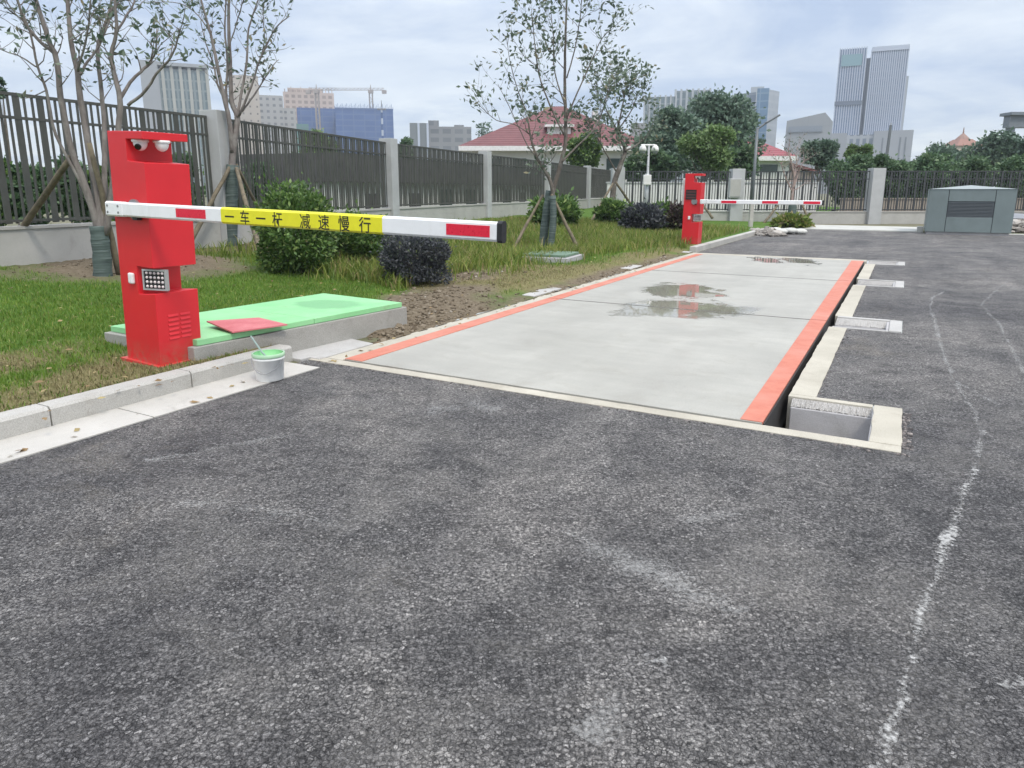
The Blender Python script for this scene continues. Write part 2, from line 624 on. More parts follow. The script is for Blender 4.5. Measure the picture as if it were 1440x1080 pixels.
GRASS = leaf("lawn_grass_blade", [(0.0, (0.072, 0.150, 0.015)), (0.5, (0.120, 0.220, 0.024)), (0.88, (0.190, 0.275, 0.044)), (1.0, (0.299, 0.287, 0.092))], 0.55, 0.3)
DRYGRASS = leaf("dry_straw_blade", [(0.0, (0.13, 0.12, 0.05)), (0.5, (0.22, 0.19, 0.09)), (1.0, (0.33, 0.28, 0.15))], 0.7, 0.2)
WEED = leaf("tall_weed_blade", [(0.0, (0.09, 0.15, 0.022)), (0.5, (0.17, 0.235, 0.04)), (0.8, (0.27, 0.29, 0.07)), (1.0, (0.36, 0.27, 0.15))], 0.6, 0.3)

# ------------------------------------------------------------------ ground, road, kerb, lawn (road frame: x = across, y = along)
HX0, HX1, HY0, HY1 = -0.30, 4.24, -0.10, 12.2


def rects(rs, z):
    m = MB()
    for x0, x1, y0, y1 in rs:
        m.quad((x0, y0, z), (x1, y0, z), (x1, y1, z), (x0, y1, z))
    return m


BIG = 2500
GROUND = NT("scrub_ground")
gf = GROUND.noise(GROUND.pos(), 0.15, 6, 0.65)
GROUND.set(GROUND.ramp(gf, [(0.3, (0.07, 0.085, 0.035)), (0.55, (0.14, 0.13, 0.075)), (0.75, (0.2, 0.185, 0.14))]), 0.9)
ground = rects([(-BIG, HX0, -BIG, BIG), (HX1, BIG, -BIG, BIG), (HX0, HX1, -BIG, HY0), (HX0, HX1, HY1, BIG)], -0.006).build("ground", GROUND.m)
struct(in_road_frame(ground))

PIT_U = [(-0.02, 0.735), (3.80, 4.42), (7.72, 8.46), (11.38, 12.05)]     # inner pit spans along the road
SX0, SX1 = 3.535, 4.09                                               # slot edge, pit right end
road_r = [(0.0, 60, -30, HY0), (HX1, 60, HY0, HY1), (-0.12, 60, HY1, 24.3)]
edges = [0.78, 3.72, 4.50, 7.64, 8.54, 11.30]
for i in range(0, 6, 2):
    road_r.append((3.71, HX1, edges[i], edges[i + 1]))
road_r.append((-0.30, 0.0, -0.33, HY0))
road = rects(road_r, 0.0).build("road", MAT["asphalt"])
struct(in_road_frame(road))

# flush concrete border round the weighbridge pit
zb = 0.006
bm_ = MB()
def slabstrip(x0, x1, y0, y1, z1=zb, z0=-0.25):
    """a cast strip with slightly ragged edges"""
    poly = []
    cs = [(x0, y0), (x1, y0), (x1, y1), (x0, y1)]
    for i in range(4):
        a, b = Vector((*cs[i], 0)), Vector((*cs[(i + 1) % 4], 0))
        d = b - a
        n = max(1, int(d.length / 0.09))
        nr_ = Vector((d.y, -d.x, 0)).normalized()
        for k in range(n):
            j = 0 if k == 0 else rnd.gauss(0, 0.002) + 0.004 * mnoise.noise(a * 3 + d * (k / n) * 4)
            p = a + d * (k / n) + nr_ * j
            poly.append((p.x, p.y))
    bm_.prism(poly, z0, z1)


slabstrip(-0.30, 4.26, -0.135, -0.022)                  # near edge
slabstrip(-0.20, -0.02, -0.012, 12.19)                  # lawn side
slabstrip(-0.01, 3.53, 11.83, 12.19)                    # far edge
slabstrip(4.09, 4.26, -0.014, 0.795)                    # round the near pit
slabstrip(3.54, 4.083, 0.735, 0.795)
for a, b_ in ((0.803, 3.72), (4.50, 7.64), (8.54, 11.30)):
    slabstrip(3.54, 3.72, a, b_)
border = bm_.build("concrete_border", MAT["border"], bevel=0.004)
struct(in_road_frame(border))
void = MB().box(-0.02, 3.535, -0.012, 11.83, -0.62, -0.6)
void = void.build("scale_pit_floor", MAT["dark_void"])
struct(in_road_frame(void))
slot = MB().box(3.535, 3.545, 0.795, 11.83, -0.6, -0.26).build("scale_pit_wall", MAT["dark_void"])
struct(in_road_frame(slot))

PIT_LABEL = ["large open concrete pit nearest the camera beside the red edged weighbridge",
             "open concrete pit beside the middle seam of the weighbridge",
             "small open concrete pit, second from the far end of the weighbridge",
             "smallest open concrete pit at the far right corner of the weighbridge"]
for i, (a, b_) in enumerate(PIT_U):
    pit = thing("cable_pit", PIT_LABEL[i], "pit", from_uv(a, SX0 + 0.035), (0, 0, -TH), "cable pits along the weighbridge")
    L, D = SX1 - SX0 - 0.04, b_ - a
    dp = -0.45 if i == 0 else -0.13
    st_y = D - (0.085 if i == 0 else 0.26)
    top = -0.052 if i == 0 else -0.05
    wl_ = MB()
    wl_.box(0.0, L, st_y, D, dp, top)                                   # step with a smooth face
    wl_.box(L, L + 0.03, -0.03, D, dp, -0.004)
    wl_.box(0.0, L, -0.03, 0.0, dp, -0.006)
    wl_.build("pit_wall", MAT["pit"], pit, bevel=0.006)
    lg = MB()
    nx = 110
    vs = []
    for k in range(nx + 1):
        x = L * k / nx
        for (yy, z_) in ((st_y + 0.012, top + 0.004), (st_y + (D - st_y) * 0.5, top * 0.55), (D, -0.006), (D, -0.2)):
            vs.append((x, yy + rnd.uniform(-0.006, 0.006) if z_ > -0.1 else yy, z_ + (rnd.uniform(-0.004, 0.004) if yy < D else 0)))
    lg.add(vs, [(k * 4 + j, k * 4 + 4 + j, k * 4 + 5 + j, k * 4 + 1 + j) for k in range(nx) for j in range(3)])
    lg.build("mortar_slope", MAT["pit_rough"], pit)
    MB().box(0.0, L, 0, st_y, dp - 0.03, dp).build("pit_floor", MAT["pit"], pit)
    if i == 0:
        MB().tube([(0.34, st_y - 0.002, -0.33), (0.34, st_y - 0.006, -0.33)], 0.014, 10).build("drain_hole", BLACK, pit)
    else:
        e = MB()
        e.box(L + 0.03, L + 0.15, -0.045, D + 0.045, -0.05, 0.010)
        e.box(0.0, L + 0.028, -0.07, -0.032, -0.1, 0.008)
        e.box(0.0, L + 0.028, D + 0.003, D + 0.07, -0.1, 0.008)
        e.build("pit_rim", MAT["pad"], pit, bevel=0.006)

# the weighbridge deck
deck_t = NT("worn_concrete_deck")
P = deck_t.obj()
f1 = deck_t.noise(P, 0.9, 6, 0.6, 0.5)
c = deck_t.ramp(f1, [(0.3, (0.30, 0.292, 0.255)), (0.7, (0.40, 0.39, 0.345))])
f2 = deck_t.ramp(deck_t.noise(deck_t.map(P, (0.6, 2.2, 1)), 2.5, 6, 0.65, 0.4), [(0.35, 0.92), (0.7, 1.06)])
c = deck_t.mix(1.0, c, f2, "MULTIPLY")
dirt = deck_t.ramp(deck_t.noise(P, 3.2, 7, 0.72, 0.8), [(0.52, 0.0), (0.76, 0.55)])
c = deck_t.mix(dirt, c, (0.24, 0.22, 0.175))
trk = deck_t.ramp(deck_t.noise(deck_t.map(P, (2.2, 0.18, 1)), 1.5, 5, 0.6, 0.2), [(0.42, 0.0), (0.72, 0.4)])
c = deck_t.mix(trk, c, (0.27, 0.26, 0.23))
gr = deck_t.noise(P, 90, 3, 0.6)
c = deck_t.mix(0.07, c, deck_t.ramp(gr, [(0.4, 0.1), (0.6, 0.75)]))
warp = deck_t.noise(P, 1.6, 5, 0.65, 0.3, out="Color")
wv = deck_t.n.new("ShaderNodeVectorMath"); wv.operation = "SUBTRACT"
deck_t.l.new(warp, wv.inputs[0]); wv.inputs[1].default_value = (0.5, 0.5, 0.5)
ws = deck_t.n.new("ShaderNodeVectorMath"); ws.operation = "MULTIPLY_ADD"
deck_t.l.new(wv.outputs[0], ws.inputs[0]); ws.inputs[1].default_value = (1.0, 2.0, 0); deck_t.l.new(P, ws.inputs[2])
mask = None
for (px0, py0, px1, py1) in ((862, 424, 1052, 446), (905, 402, 1015, 420), (1062, 362, 1098, 371), (1104, 362, 1140, 371)):
    q = [to_uv(G(a, b_, 0.0)) for a, b_ in ((px0, (py0 + py1) / 2), (px1, (py0 + py1) / 2), ((px0 + px1) / 2, py0), ((px0 + px1) / 2, py1))]
    cu, cv = sum(k[0] for k in q) / 4, sum(k[1] for k in q) / 4
    ax = math.hypot(q[1][0] - q[0][0], q[1][1] - q[0][1]) / 2
    ay = math.hypot(q[3][0] - q[2][0], q[3][1] - q[2][1]) / 2
    ang = math.atan2(q[1][0] - q[0][0], q[1][1] - q[0][1])
    vt = deck_t.n.new("ShaderNodeMapping"); vt.vector_type = "TEXTURE"
    deck_t.l.new(ws.outputs[0], vt.inputs[0])
    vt.inputs["Location"].default_value, vt.inputs["Rotation"].default_value = (cv, cu, 0), (0, 0, ang)
    vt.inputs["Scale"].default_value = (ax * 1.12, ay * 1.25, 1)
    ln = deck_t.n.new("ShaderNodeVectorMath"); ln.operation = "LENGTH"
    sp = deck_t.n.new("ShaderNodeVectorMath"); sp.operation = "MULTIPLY"
    deck_t.l.new(vt.outputs[0], sp.inputs[0]); sp.inputs[1].default_value = (1, 1, 0)
    deck_t.l.new(sp.outputs[0], ln.inputs[0])
    mk = deck_t.ramp(ln.outputs["Value"], [(0.75, 1.0), (1.03, 0.0)])
    mask = mk if mask is None else deck_t.math("MAXIMUM", mask, mk)
c = deck_t.mix(mask, c, deck_t.mix(1.0, c, (0.74, 0.72, 0.66), "MULTIPLY"))
rg_ = deck_t.math("ADD", deck_t.math("MULTIPLY", mask, -0.47), 0.5)
deck_t.set(c, rg_, 0, 0.5)
bpn = deck_t.bump(gr, 0.25, 0.002)
deck_t.l.new(deck_t.math("MULTIPLY", deck_t.math("SUBTRACT", 1.0, mask), 0.3), bpn.inputs["Strength"])

st = NT("worn_red_edge_paint")
P = st.obj()
w_ = st.ramp(st.noise(P, 7, 6, 0.7), [(0.3, (0.44, 0.115, 0.068)), (0.7, (0.52, 0.185, 0.12))])
far = st.ramp(st.noise(P, 1.3, 5, 0.65), [(0.42, 0.0), (0.75, 0.7)])
w_ = st.mix(far, w_, (0.55, 0.26, 0.20))
st.set(w_, 0.6)
wb = thing("weighbridge_deck", "flat grey concrete weighbridge deck with red painted edges and puddles", "weighbridge", A0, (0, 0, -TH))
segs = [(0.0, 4.02), (4.034, 8.02), (8.034, 11.80)]
for a, b_ in segs:
    MB().box(0.0, 3.485, a, b_, -0.3, 0.012).build("deck_slab", deck_t.m, wb, bevel=0.004)
for yj in (4.027, 8.027):
    MB().box(0.0, 3.486, yj - 0.018, yj + 0.018, -0.1, 0.0135).build("joint_strip", plain("dark_joint_filler", (0.10, 0.095, 0.085), 0.8, 0.4), wb)
for (x0, x1), (x2, x3) in (((-0.003, 0.19), (-0.003, 0.15)), ((3.35, 3.488), (3.255, 3.488))):
    m = MB()
    for a, b_ in segs:
        k0, k1 = a / 11.8, b_ / 11.8
        xa, xb, xc, xd = x0 + (x2 - x0) * k0, x1 + (x3 - x1) * k0, x1 + (x3 - x1) * k1, x0 + (x2 - x0) * k1
        m.prism([(xa, a + 0.004), (xb, a + 0.004), (xc, b_ - 0.004), (xd, b_ - 0.004)], 0.0, 0.0165)
    m.build("edge_stripe", st.m, wb)

MB().box(3.489, 3.50, 0.01, 11.79, -0.3, 0.004).build("side_shade_strip", plain("deck_side_shade", (0.018, 0.016, 0.015), 0.7, 0.3), wb)  # near-black strip added to paint the shade on the deck's concrete side

# kerb stones, gutter, pads
kerb_m = MB()
y = -0.22
while y > -16:
    L = 0.99
    pr = [(-0.40, 0), (-0.40, 0.112), (-0.418, 0.13), (-0.55, 0.13), (-0.55, 0)]
    n = len(pr)
    vs = [(x, y - L, z - (0.1 if z == 0 else 0)) for x, z in pr] + [(x, y, z - (0.1 if z == 0 else 0)) for x, z in pr]
    kerb_m.add(vs, [tuple(range(n)), tuple(range(2 * n - 1, n - 1, -1))] + [(i, n + i, n + (i + 1) % n, (i + 1) % n) for i in range(n)])
    y -= 1.0
y = 12.3
while y < 20:
    pr = [(-0.10, -0.1), (-0.10, 0.12), (-0.115, 0.135), (-0.25, 0.135), (-0.25, -0.1)]
    n = len(pr)
    vs = [(x - 0.05, y, z) for x, z in pr] + [(x - 0.05, y + 0.99, z) for x, z in pr]
    kerb_m.add(vs, [tuple(range(n - 1, -1, -1)), tuple(range(n, 2 * n))] + [(i, (i + 1) % n, n + (i + 1) % n, n + i) for i in range(n)][::1])
    y += 1.0
kerb = kerb_m.build("kerb", MAT["kerb"])
struct(in_road_frame(kerb))
gm = MB()
y = -0.30
while y > -16:
    gm.box(-0.40, -0.004, y - 1.49, y, -0.1, 0.006)
    y -= 1.5
gutter = gm.build("gutter", MAT["gutter"])
struct(in_road_frame(gutter))
pm_ = MB()
pm_.prism([(-0.97, -0.10), (-0.305, -0.10), (-0.205, -0.10), (-0.205, 0.62), (-0.86, 0.74)], -0.05, 0.014)
pm_.prism([(-0.66, -0.218), (-0.305, -0.218), (-0.305, -0.102), (-0.66, -0.102)], -0.2, 0.022)
pm_.prism([(-0.97, -0.24), (-0.662, -0.24), (-0.662, -0.102), (-0.97, -0.102)], -0.2, 0.045)
pm_.prism([(-0.75, 4.05), (-0.215, 4.0), (-0.215, 4.9), (-0.8, 4.95)], -0.05, 0.03)
pm_.prism([(-0.65, 7.9), (-0.215, 7.9), (-0.215, 8.6), (-0.65, 8.6)], -0.05, 0.03)
pm_.prism([(-0.55, 11.9), (-0.215, 11.9), (-0.215, 12.2), (-0.55, 12.2)], -0.05, 0.03)
pads = pm_.build("paving_pads", MAT["pad"], bevel=0.006)
struct(in_road_frame(pads))
ap = MB()
ap.box(-0.5, 4.75, 24.3, 27.6, -0.2, 0.05)
ap.box(4.9, 40, 24.3, 24.6, -0.2, 0.02)
ap.box(4.55, 4.75, 24.15, 24.3, -0.2, 0.22)
apron = ap.build("concrete_apron", MAT["apron"], bevel=0.02)
struct(in_road_frame(apron))

# chalky marks on the asphalt
ck = NT("white_lime_marks")
uvn = ck.n.new("ShaderNodeUVMap")
sx = ck.n.new("ShaderNodeSeparateXYZ")
ck.l.new(uvn.outputs[0], sx.inputs[0])
prof = ck.math("SUBTRACT", 1.0, ck.math("ABSOLUTE", ck.math("SUBTRACT", ck.math("MULTIPLY", sx.outputs[0], 2.0), 1.0)))
n1_ = ck.noise(ck.pos(), 55, 3, 0.7)
n2_ = ck.noise(ck.pos(), 3.5, 4, 0.6)
al = ck.math("ADD", ck.math("MULTIPLY", prof, 0.75), ck.math("MULTIPLY", ck.math("SUBTRACT", n1_, 0.5), 2.6))
al = ck.math("ADD", al, ck.math("MULTIPLY", ck.math("SUBTRACT", n2_, 0.52), 2.6))
al = ck.math("MULTIPLY", ck.ramp(al, [(0.32, 0.0), (1.15, 1.0)]), sx.outputs[1])
ck.set(ck.ramp(n1_, [(0.3, (0.3, 0.3, 0.29)), (0.7, (0.55, 0.545, 0.53))]), 0.9)
ck.put(ck.b.inputs["Alpha"], al)


def marks(lines):
    vs, fs, uvs = [], [], []
    for pts, wds, op in lines:
        pts = [G(x, y_, 0.0) for x, y_ in pts]
        fine = []
        for i in range(len(pts) - 1):
            for k in range(6):
                fine.append((pts[i].lerp(pts[i + 1], k / 6), i + k / 6))
        fine.append((pts[-1], len(pts) - 1))
        b = len(vs)
        for i, (p, s_) in enumerate(fine):
            d = fine[min(i + 1, len(fine) - 1)][0] - fine[max(0, i - 1)][0]
            nrm = Vector((-d.y, d.x, 0)).normalized()
            i0 = min(int(s_), len(wds) - 1); i1 = min(i0 + 1, len(wds) - 1)
            w = 1.25 * (wds[i0] + (wds[i1] - wds[i0]) * (s_ - int(s_)))
            j = 0.03 * mnoise.noise(Vector((s_ * 2.3, b, 0)))
            vs += [tuple(p + nrm * (w + j) + Vector((0, 0, 0.004))), tuple(p - nrm * (w - j) + Vector((0, 0, 0.004)))]
            uvs += [(0, op), (1, op)]
        for i in range(len(fine) - 1):
            fs.append((b + 2 * i, b + 2 * i + 1, b + 2 * i + 3, b + 2 * i + 2))
    me = bpy.data.meshes.new("chalk_marks")
    me.from_pydata(vs, [], fs)
    uvl = me.uv_layers.new()
    for lp in me.loops:
        uvl.data[lp.index].uv = uvs[lp.vertex_index]
    o = bpy.data.objects.new("chalk_marks", me)
    C.objects.link(o)
    me.materials.append(ck.m)
    return struct(o)


marks([
    ([(1225, 1100), (1245, 1050), (1268, 985), (1282, 920), (1300, 850), (1330, 770), (1350, 710), (1372, 655)], [0.024] * 5 + [0.028] * 3, 0.72),
    ([(1372, 655), (1380, 610), (1370, 580), (1345, 540), (1328, 505), (1318, 465), (1308, 430), (1312, 418), (1340, 404)], [0.03, 0.025, 0.022, 0.025, 0.025, 0.03, 0.03, 0.03], 0.42),
    ([(1345, 537), (1375, 555), (1405, 570)], [0.03, 0.035, 0.02], 0.25),
    ([(1440, 525), (1422, 490), (1405, 455), (1380, 430), (1395, 412), (1420, 395)], [0.025, 0.028, 0.03, 0.03, 0.03], 0.34),
    ([(1415, 970), (1440, 955)], [0.04, 0.04], 0.6),
    ([(790, 745), (860, 780), (930, 812), (990, 838), (1050, 862)], [0.06, 0.10, 0.12, 0.12, 0.06], 0.3),
    ([(870, 965), (900, 940), (935, 925)], [0.04, 0.06, 0.03], 0.6),
    ([(820, 1040), (860, 1000), (880, 960)], [0.05, 0.07, 0.04], 0.32),
    ([(960, 735), (1000, 728), (1040, 722)], [0.06, 0.07, 0.05], 0.25),
    ([(200, 648), (260, 640), (330, 625), (420, 612)], [0.04, 0.05, 0.05, 0.04], 0.25),
    ([(250, 705), (330, 712), (420, 725), (480, 742)], [0.04, 0.06, 0.07, 0.04], 0.22),
    ([(600, 575), (660, 572), (700, 578)], [0.14, 0.2, 0.12], 0.25),
])

# lawn: one gently rising sheet between the kerb and the fence
def uvp(px, py):
    u, v = to_uv(G(px, py))
    return u, v


MOUNDS += [(2.3, -6.3, 1.2, 1.1, 0.13), (5.9, -7.0, 1.3, 0.8, 0.10), (9.6, -3.3, 1.0, 0.7, 0.05)]
SOIL = [(2.0, -6.0, 1.6, 1.4, 1.0), (5.8, -6.8, 1.8, 1.0, 0.9), (2.2, -0.75, 1.3, 0.55, 1.3), (3.0, -1.1, 1.0, 0.6, 0.9), (1.6, -0.4, 1.0, 0.4, 1.2),
        (9.6, -3.3, 0.9, 0.7, 0.7), (4.9, -1.9, 0.9, 0.5, 0.6), (1.0, -0.3, 2.2, 0.3, 1.2), (7.5, -0.25, 4.5, 0.25, 0.8)]
DRY = [(-0.9, -0.95, 1.0, 0.55, 0.9), (-2.2, -0.8, 1.6, 0.45, 0.7), (-0.2, -1.4, 0.5, 0.6, 0.7), (-1.9, -1.9, 1.0, 0.4, 0.7), (4.9, -1.2, 1.2, 0.8, 1.1), (6.3, -0.8, 1.4, 0.5, 0.9), (3.9, -1.6, 0.8, 0.7, 0.9),
       (5.9, -1.7, 1.2, 0.7, 0.8), (10, -0.6, 3, 0.5, 0.6)]


def patch(lst, u, v):
    m = 0.0
    for (pu, pv, ru, rv, a) in lst:
        q = ((u - pu) / ru) ** 2 + ((v - pv) / rv) ** 2
        if q < 1.6:
            m = max(m, a * (1 - q / 1.6))
    if m > 0:
        m = m * 1.6 + 0.55 * mnoise.fractal(Vector((u * 1.7, v * 1.7, 1.3)), 0.8, 2.0, 4)
    return min(1.0, max(0.0, m))


us = [-16 + i * 0.3 for i in range(42)] + [-3.4 + i * 0.085 for i in range(170)] + [11.05 + i * 0.22 for i in range(80)] + [28.65 + i * 0.9 for i in range(36)]
ts = [(i / 90) ** 1.5 for i in range(91)]
lv, lf, lm = [], [], []
for u in us:
    xm = -0.56 if (u < -0.05) else (-0.17 if u < 12.3 else -0.28)
    for s_ in ts:
        v = xm - s_ * 16.0
        so, dr = patch(SOIL, u, v), patch(DRY, u, v)
        z = lawn_z(u, v)
        if so > 0.1:
            z += so * 0.03 * mnoise.noise(Vector((u * 9, v * 9, 5)))
        lv.append((v, u, z))
        lm.append((so, dr, 0, 1))
n = len(ts)
for i in range(len(us) - 1):
    for j in range(n - 1):
        a = i * n + j
        lf.append((a, a + 1, a + n + 1, a + n)[::-1])
me = bpy.data.meshes.new("lawn")
me.from_pydata(lv, [], lf)
att = me.color_attributes.new("mask", "FLOAT_COLOR", "POINT")
att.data.foreach_set("color", np.array(lm, dtype=np.float32).ravel())
me.polygons.foreach_set("use_smooth", [True] * len(me.polygons))
lt = NT("lawn_soil")
P = lt.pos()
an = lt.n.new("ShaderNodeAttribute"); an.attribute_name = "mask"
sc_ = lt.n.new("ShaderNodeSeparateColor"); lt.l.new(an.outputs["Color"], sc_.inputs[0])
g1 = lt.noise(P, 2.2, 6, 0.65)
gr_ = lt.ramp(g1, [(0.3, (0.05, 0.105, 0.016)), (0.55, (0.08, 0.15, 0.024)), (0.75, (0.13, 0.17, 0.04))])
so_ = lt.ramp(lt.noise(P, 22, 6, 0.7), [(0.3, (0.10, 0.078, 0.052)), (0.6, (0.19, 0.155, 0.11)), (0.8, (0.30, 0.26, 0.2))])
dr_ = lt.ramp(lt.noise(P, 30, 5, 0.7), [(0.3, (0.13, 0.115, 0.05)), (0.7, (0.27, 0.225, 0.12))])
c = lt.mix(lt.math("MINIMUM", sc_.outputs[1], 0.85), gr_, dr_)
c = lt.mix(sc_.outputs[0], c, so_)
lt.set(c, 0.95, 0, 0.15)
lt.bump(lt.noise(P, 45, 5, 0.7), 0.9, 0.02)
me.materials.append(lt.m)
lawn = bpy.data.objects.new("lawn", me)
C.objects.link(lawn)
struct(in_road_frame(lawn))


# blades of grass
def blades(name, mat, pts, hmin, hmax, width, lean, seed):
    rg = np.random.default_rng(seed)
    pts = np.array(pts, dtype=np.float64)
    n = len(pts)
    a = rg.uniform(0, 2 * np.pi, n)
    h = rg.uniform(hmin, hmax, n)
    l = rg.uniform(0.1, 1, n) * lean * h
    la = rg.uniform(0, 2 * np.pi, n)
    w = width * rg.uniform(0.6, 1.3, n)
    dx, dy = np.cos(a) * w / 2, np.sin(a) * w / 2
    V = np.zeros((n, 5, 3))
    V[:, 0] = pts + np.stack([dx, dy, -0.01 * np.ones(n)], 1)
    V[:, 1] = pts - np.stack([dx, dy, 0.01 * np.ones(n)], 1)
    mid = pts + np.stack([np.cos(la) * l * 0.35, np.sin(la) * l * 0.35, h * 0.55], 1)
    V[:, 2] = mid - np.stack([dx, dy, 0 * h], 1) * 0.8
    V[:, 3] = mid + np.stack([dx, dy, 0 * h], 1) * 0.8
    V[:, 4] = pts + np.stack([np.cos(la) * l, np.sin(la) * l, h * (1 - 0.25 * l / h)], 1)
    me = bpy.data.meshes.new(name)
    me.vertices.add(n * 5)
    me.vertices.foreach_set("co", V.ravel())
    base = (np.arange(n) * 5)[:, None]
    li = np.concatenate([base + np.array([[0, 1, 2, 3]]), base + np.array([[3, 2, 4]])], 1).ravel()
    me.loops.add(n * 7)
    me.loops.foreach_set("vertex_index", li.astype(np.int32))
    me.polygons.add(n * 2)
    st_ = np.stack([np.arange(n) * 7, np.arange(n) * 7 + 4], 1).ravel()
    me.polygons.foreach_set("loop_start", st_.astype(np.int32))
    me.update(calc_edges=True)
    me.validate()
    me.materials.append(mat)
    o = bpy.data.objects.new(name, me)
    C.objects.link(o)
    return struct(o, "stuff")


SLAB = [(-0.909, -0.715), (1.425, -0.477), (1.528, -1.704), (-0.889, -1.91)]


def in_slab(u, v):
    return -0.95 < u < 1.57 and -1.93 < v < -0.45 and not (v > -0.72 + (u + 0.9) * 0.10 + 0.06)


rg = random.Random(11)
green, dry = [], []
for _ in range(330000):
    u = rg.uniform(-3.6, 13)
    v = -0.55 - rg.random() ** 1.25 * 8.5
    if v < fence_v(u) + 0.05 or rg.random() > 1.25 - 0.075 * (u + 3.6):
        continue
    if u > -0.25 and v > -0.75 and u < 13:
        if rg.random() < 0.6:
            continue
    if in_slab(u, v) or (-1.25 < u < -0.8 and -1.25 < v < -0.72):
        continue
    so = patch(SOIL, u, v)
    if rg.random() < so * 1.5:
        continue
    dr = patch(DRY, u, v)
    if rg.random() < 0.25 * dr:
        continue
    p = from_uv(u, v, lawn_z(u, v))
    (dry if rg.random() < dr * 0.9 + 0.04 else green).append(tuple(p))
    if len(green) > 150000:
        break
blades("lawn_grass", GRASS, green, 0.02, 0.058, 0.007, 0.9, 1)
blades("dry_grass", DRYGRASS, dry, 0.015, 0.05, 0.006, 1.8, 2)

weeds = []
for _ in range(150000):
    u = rg.uniform(2.6, 21)
    v = -0.45 - rg.random() * 8
    if v < fence_v(u) + 0.6:
        continue
    k = mnoise.noise(Vector((u * 0.55, v * 0.7, 9.1))) + 0.55
    reg = sstep((u - 2.8) / 1.5) * sstep((-v - 0.5 - max(0, 1.5 - 0.15 * (u - 4))) / 0.8)
    if u < 7.5 and v < -4.6:
        reg *= 0.12
    if 8.2 < u < 13 and -5.2 < v < -2.6:
        reg *= 0.25
    if u > 12.7 and v < -0.5:
        reg = max(reg, 0.6)
    if rg.random() < reg * k * (1.5 if u < 13 else 0.7):
        weeds.append(tuple(from_uv(u, v, lawn_z(u, v))))
for _ in range(5200):
    x, y = rg.uniform(440, 668), 362 + 48 * rg.random() ** 0.8
    if y > 372 + 38 * (1 - abs(x - 560) / 130) and x > 500 or (x < 520 and y > 372 + (x - 440) * 0.42):
        continue
    p = G(x, y)
    weeds.append(tuple(p))
for _ in range(5200):
    x, y = rg.uniform(636, 965), rg.uniform(322, 398)
    if y > 396 - (x - 640) * 0.125 or rg.random() > 0.4 + mnoise.noise(Vector((x * 0.02, y * 0.05, 2))):
        continue
    p = G(x, y)
    if to_uv(p)[1] < -0.45:
        weeds.append(tuple(p))
blades("tall_weeds", WEED, weeds, 0.07, 0.30, 0.018, 0.8, 3)

cl = MB()
for _ in range(2600):
    pu, pv, ru, rv, a = rg.choice(SOIL)
    u, v = pu + rg.gauss(0, 0.5) * ru, pv + rg.gauss(0, 0.5) * rv
    if v > -0.22 or in_slab(u, v) or (u < -0.15 and v > -0.62) or (u < 0.8 and v > -1.05):
        continue
    p = from_uv(u, v, lawn_z(u, v))
    cl.rock((p.x, p.y, p.z + 0.005), rg.uniform(0.006, 0.022) * (2.2 if rg.random() < 0.06 else 1), rg, 0.7)
t = NT("dry_soil_clod")
t.set(t.ramp(t.island(), [(0.0, (0.09, 0.07, 0.048)), (0.6, (0.16, 0.13, 0.092)), (0.97, (0.22, 0.185, 0.14)), (1.0, (0.4, 0.38, 0.34))]), 0.95, 0, 0.2)
struct(cl.build("soil_clods", t.m), "stuff")
nrl = np.random.default_rng(5)
lp_ = []
for _ in range(420):
    u, v = rg.uniform(-3.4, 9), -0.05 - rg.random() ** 2 * 5
    if in_slab(u, v) or (-0.56 < v < -0.4 and u < -0.2):
        continue
    p = from_uv(u, v, ground_z(u, v) + (0.03 if v < -0.56 else 0.012))
    lp_.append(tuple(p))
LITTER = leaf("fallen_leaf", [(0.0, (0.16, 0.10, 0.05)), (0.5, (0.28, 0.19, 0.09)), (1.0, (0.36, 0.30, 0.14))], 0.7, 0.1)
cr_ = MB()
for _ in range(420):
    k = rg.random()
    if k < 0.45:
        x, y = 4.265 + abs(rg.gauss(0, 0.022)), rg.uniform(-0.05, 0.7)
    elif k < 0.7:
        x, y = rg.uniform(-0.2, 4.3), -0.14 - abs(rg.gauss(0, 0.02))
    else:
        x, y = 3.725 + abs(rg.gauss(0, 0.02)), rg.uniform(0.85, 11.3)
        if any(a - 0.15 < y < b_ + 0.15 for a, b_ in PIT_U):
            continue
    q = from_uv(y, x, 0.001)
    cr_.rock(tuple(q), rg.uniform(0.004, 0.013), rg, 0.6)
t = NT("dark_chipping")
t.set(t.ramp(t.island(), [(0.0, (0.035, 0.033, 0.033)), (0.7, (0.12, 0.105, 0.10)), (1.0, (0.28, 0.25, 0.23))]), 0.9)
MAT["chip"] = t.m
struct(cr_.build("loose_chippings", MAT["chip"]), "stuff")
#PART2
# ------------------------------------------------------------------ barrier gates
def text_mesh(body, size, name, mat, parent, loc, rot, sx=1.0):
    cu = bpy.data.curves.new(name, "FONT")
    cu.body, cu.size, cu.align_x, cu.align_y = body, size, "CENTER", "CENTER"
    cu.extrude, cu.offset = 0.0, 0.0009
    o = bpy.data.objects.new(name, cu)
    C.objects.link(o)
    dg = bpy.context.evaluated_depsgraph_get()
    me = bpy.data.meshes.new_from_object(o.evaluated_get(dg))
    bpy.data.objects.remove(o)
    return me


